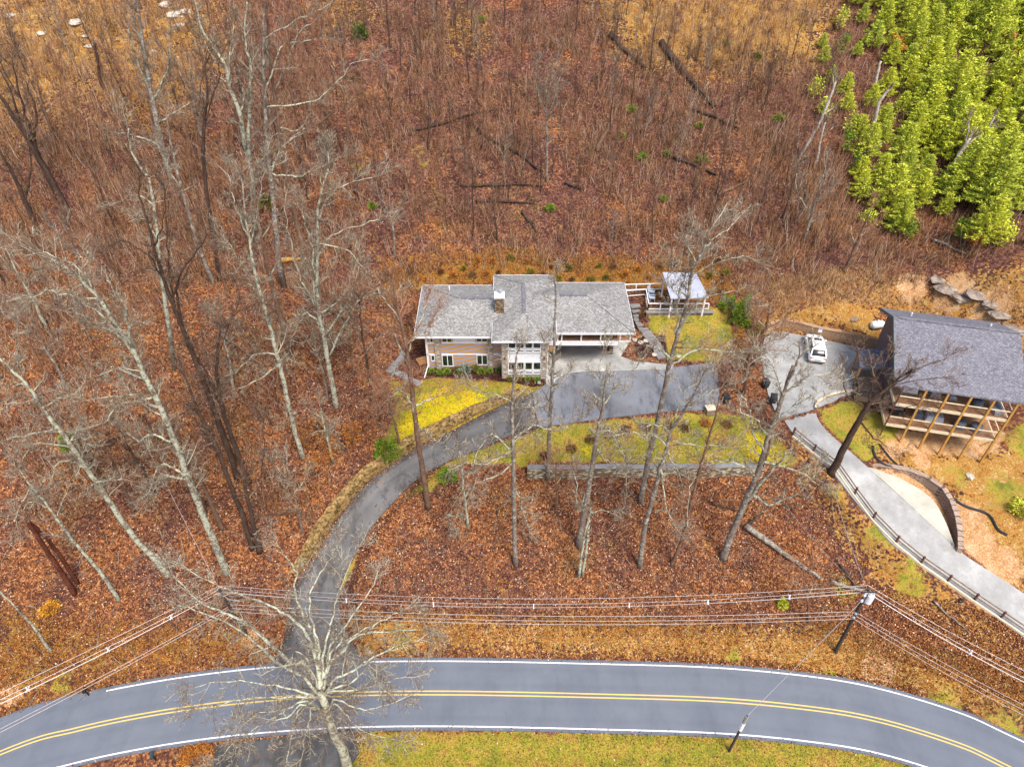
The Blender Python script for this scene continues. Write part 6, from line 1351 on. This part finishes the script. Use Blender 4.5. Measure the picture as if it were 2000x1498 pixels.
for i_ in range(0, len(cl)-1):
    for o_ in (3.3, -3.25):
        a_ = offset(cl, o_)[i_] if False else None
ro_, rn_ = offset(cl, 3.35), offset(cl, -3.3)
for ln in (ro_, rn_):
    for a1, b1 in zip(ln[:-1], ln[1:]):
        for _ in range(int((b1-a1).length*5)):
            q = a1+(b1-a1)*r.random(); ex.append(q.x+r.normal(0,.12)); ey.append(q.y+r.normal(0,.16)); ez.append(.03)
c[:, 2] += np.where(~clear(X, Y_), .14, 0)
c = np.concatenate([c, np.c_[ex, ey, ez]])
lm = leaf_mesh('leaf_litter', c, None, .19, M['leaves_litter'], 1.0, seed=5)
tag(link(bpy.data.objects.new('leaf_litter', lm)), 'fallen rust-coloured leaves lying over the forest floor and banks', 'leaves', kind='stuff')
# twigs and sticks dropped on the forest floor
X, Y_ = density_pts(5200, [(-150,300),(500,560),(760,700),(1000,905),(1600,905),(1700,1100),(1640,1250),(560,1290),(-120,1440)], 61); k = clear(X, Y_) & (zval(za, 0, X, Y_) < .5); X = X[k]; Y_ = Y_[k]; n = len(X)
r = np.random.default_rng(62); a_ = r.uniform(0, 6.283, n); L_ = r.uniform(.3, 1.7, n); rad_ = r.uniform(.012, .035, n)
p0 = np.c_[X, Y_, hzv(X, Y_)+.10]; X1 = X+np.cos(a_)*L_; Y1 = Y_+np.sin(a_)*L_; p1 = np.c_[X1, Y1, hzv(X1, Y1)+.12]
sx_ = np.c_[-np.sin(a_)*rad_, np.cos(a_)*rad_, 0*a_]; up2 = np.c_[0*a_, 0*a_, rad_*1.6]
V = np.stack([p0-sx_, p0+sx_, p0+up2, p1-sx_*.4, p1+sx_*.4, p1+up2*.4], 1).reshape(-1,3); q_ = np.arange(n)[:, None]*6
Fc = np.concatenate([q_+[0,3,5,2], q_+[1,2,5,4], q_+[0,1,4,3]], 1).reshape(-1,4)
tag(link(bpy.data.objects.new('fallen_twigs', np_mesh('fallen_twigs', V, Fc, M['twig_grey']))), 'dead twigs and sticks strewn over the leaf litter', 'twigs', kind='stuff')
# short lawn grass tufts
X, Y_ = density_pts(60000, [(600,1426),(2100,1440),(2100,1560),(600,1560)], 21); X2, Y2 = density_pts(60000, [(740,735),(1560,735),(1580,915),(740,960)], 22); X = np.r_[X, X2]; Y_ = np.r_[Y_, Y2]
k = clear(X, Y_) & (zval(za, 0, X, Y_) > .5); X = X[k]; Y_ = Y_[k]; n = len(X)
M['grass'] = foliage('lawn_grass', [(0, (.07,.10,.01)), (.3, (.20,.23,.02)), (.6, (.42,.38,.02)), (.85, (.52,.38,.05)), (1, (.35,.19,.07))])
up_ = np.tile(np.array([0,0,1.]), (n,1))
tag(link(bpy.data.objects.new('lawn_grass', leaf_mesh('lawn_grass', np.c_[X, Y_, hzv(X, Y_)+.03], up_, .09, M['grass'], 1.4, seed=9))), 'short yellow-green winter grass of the lawns', 'grass', kind='stuff')
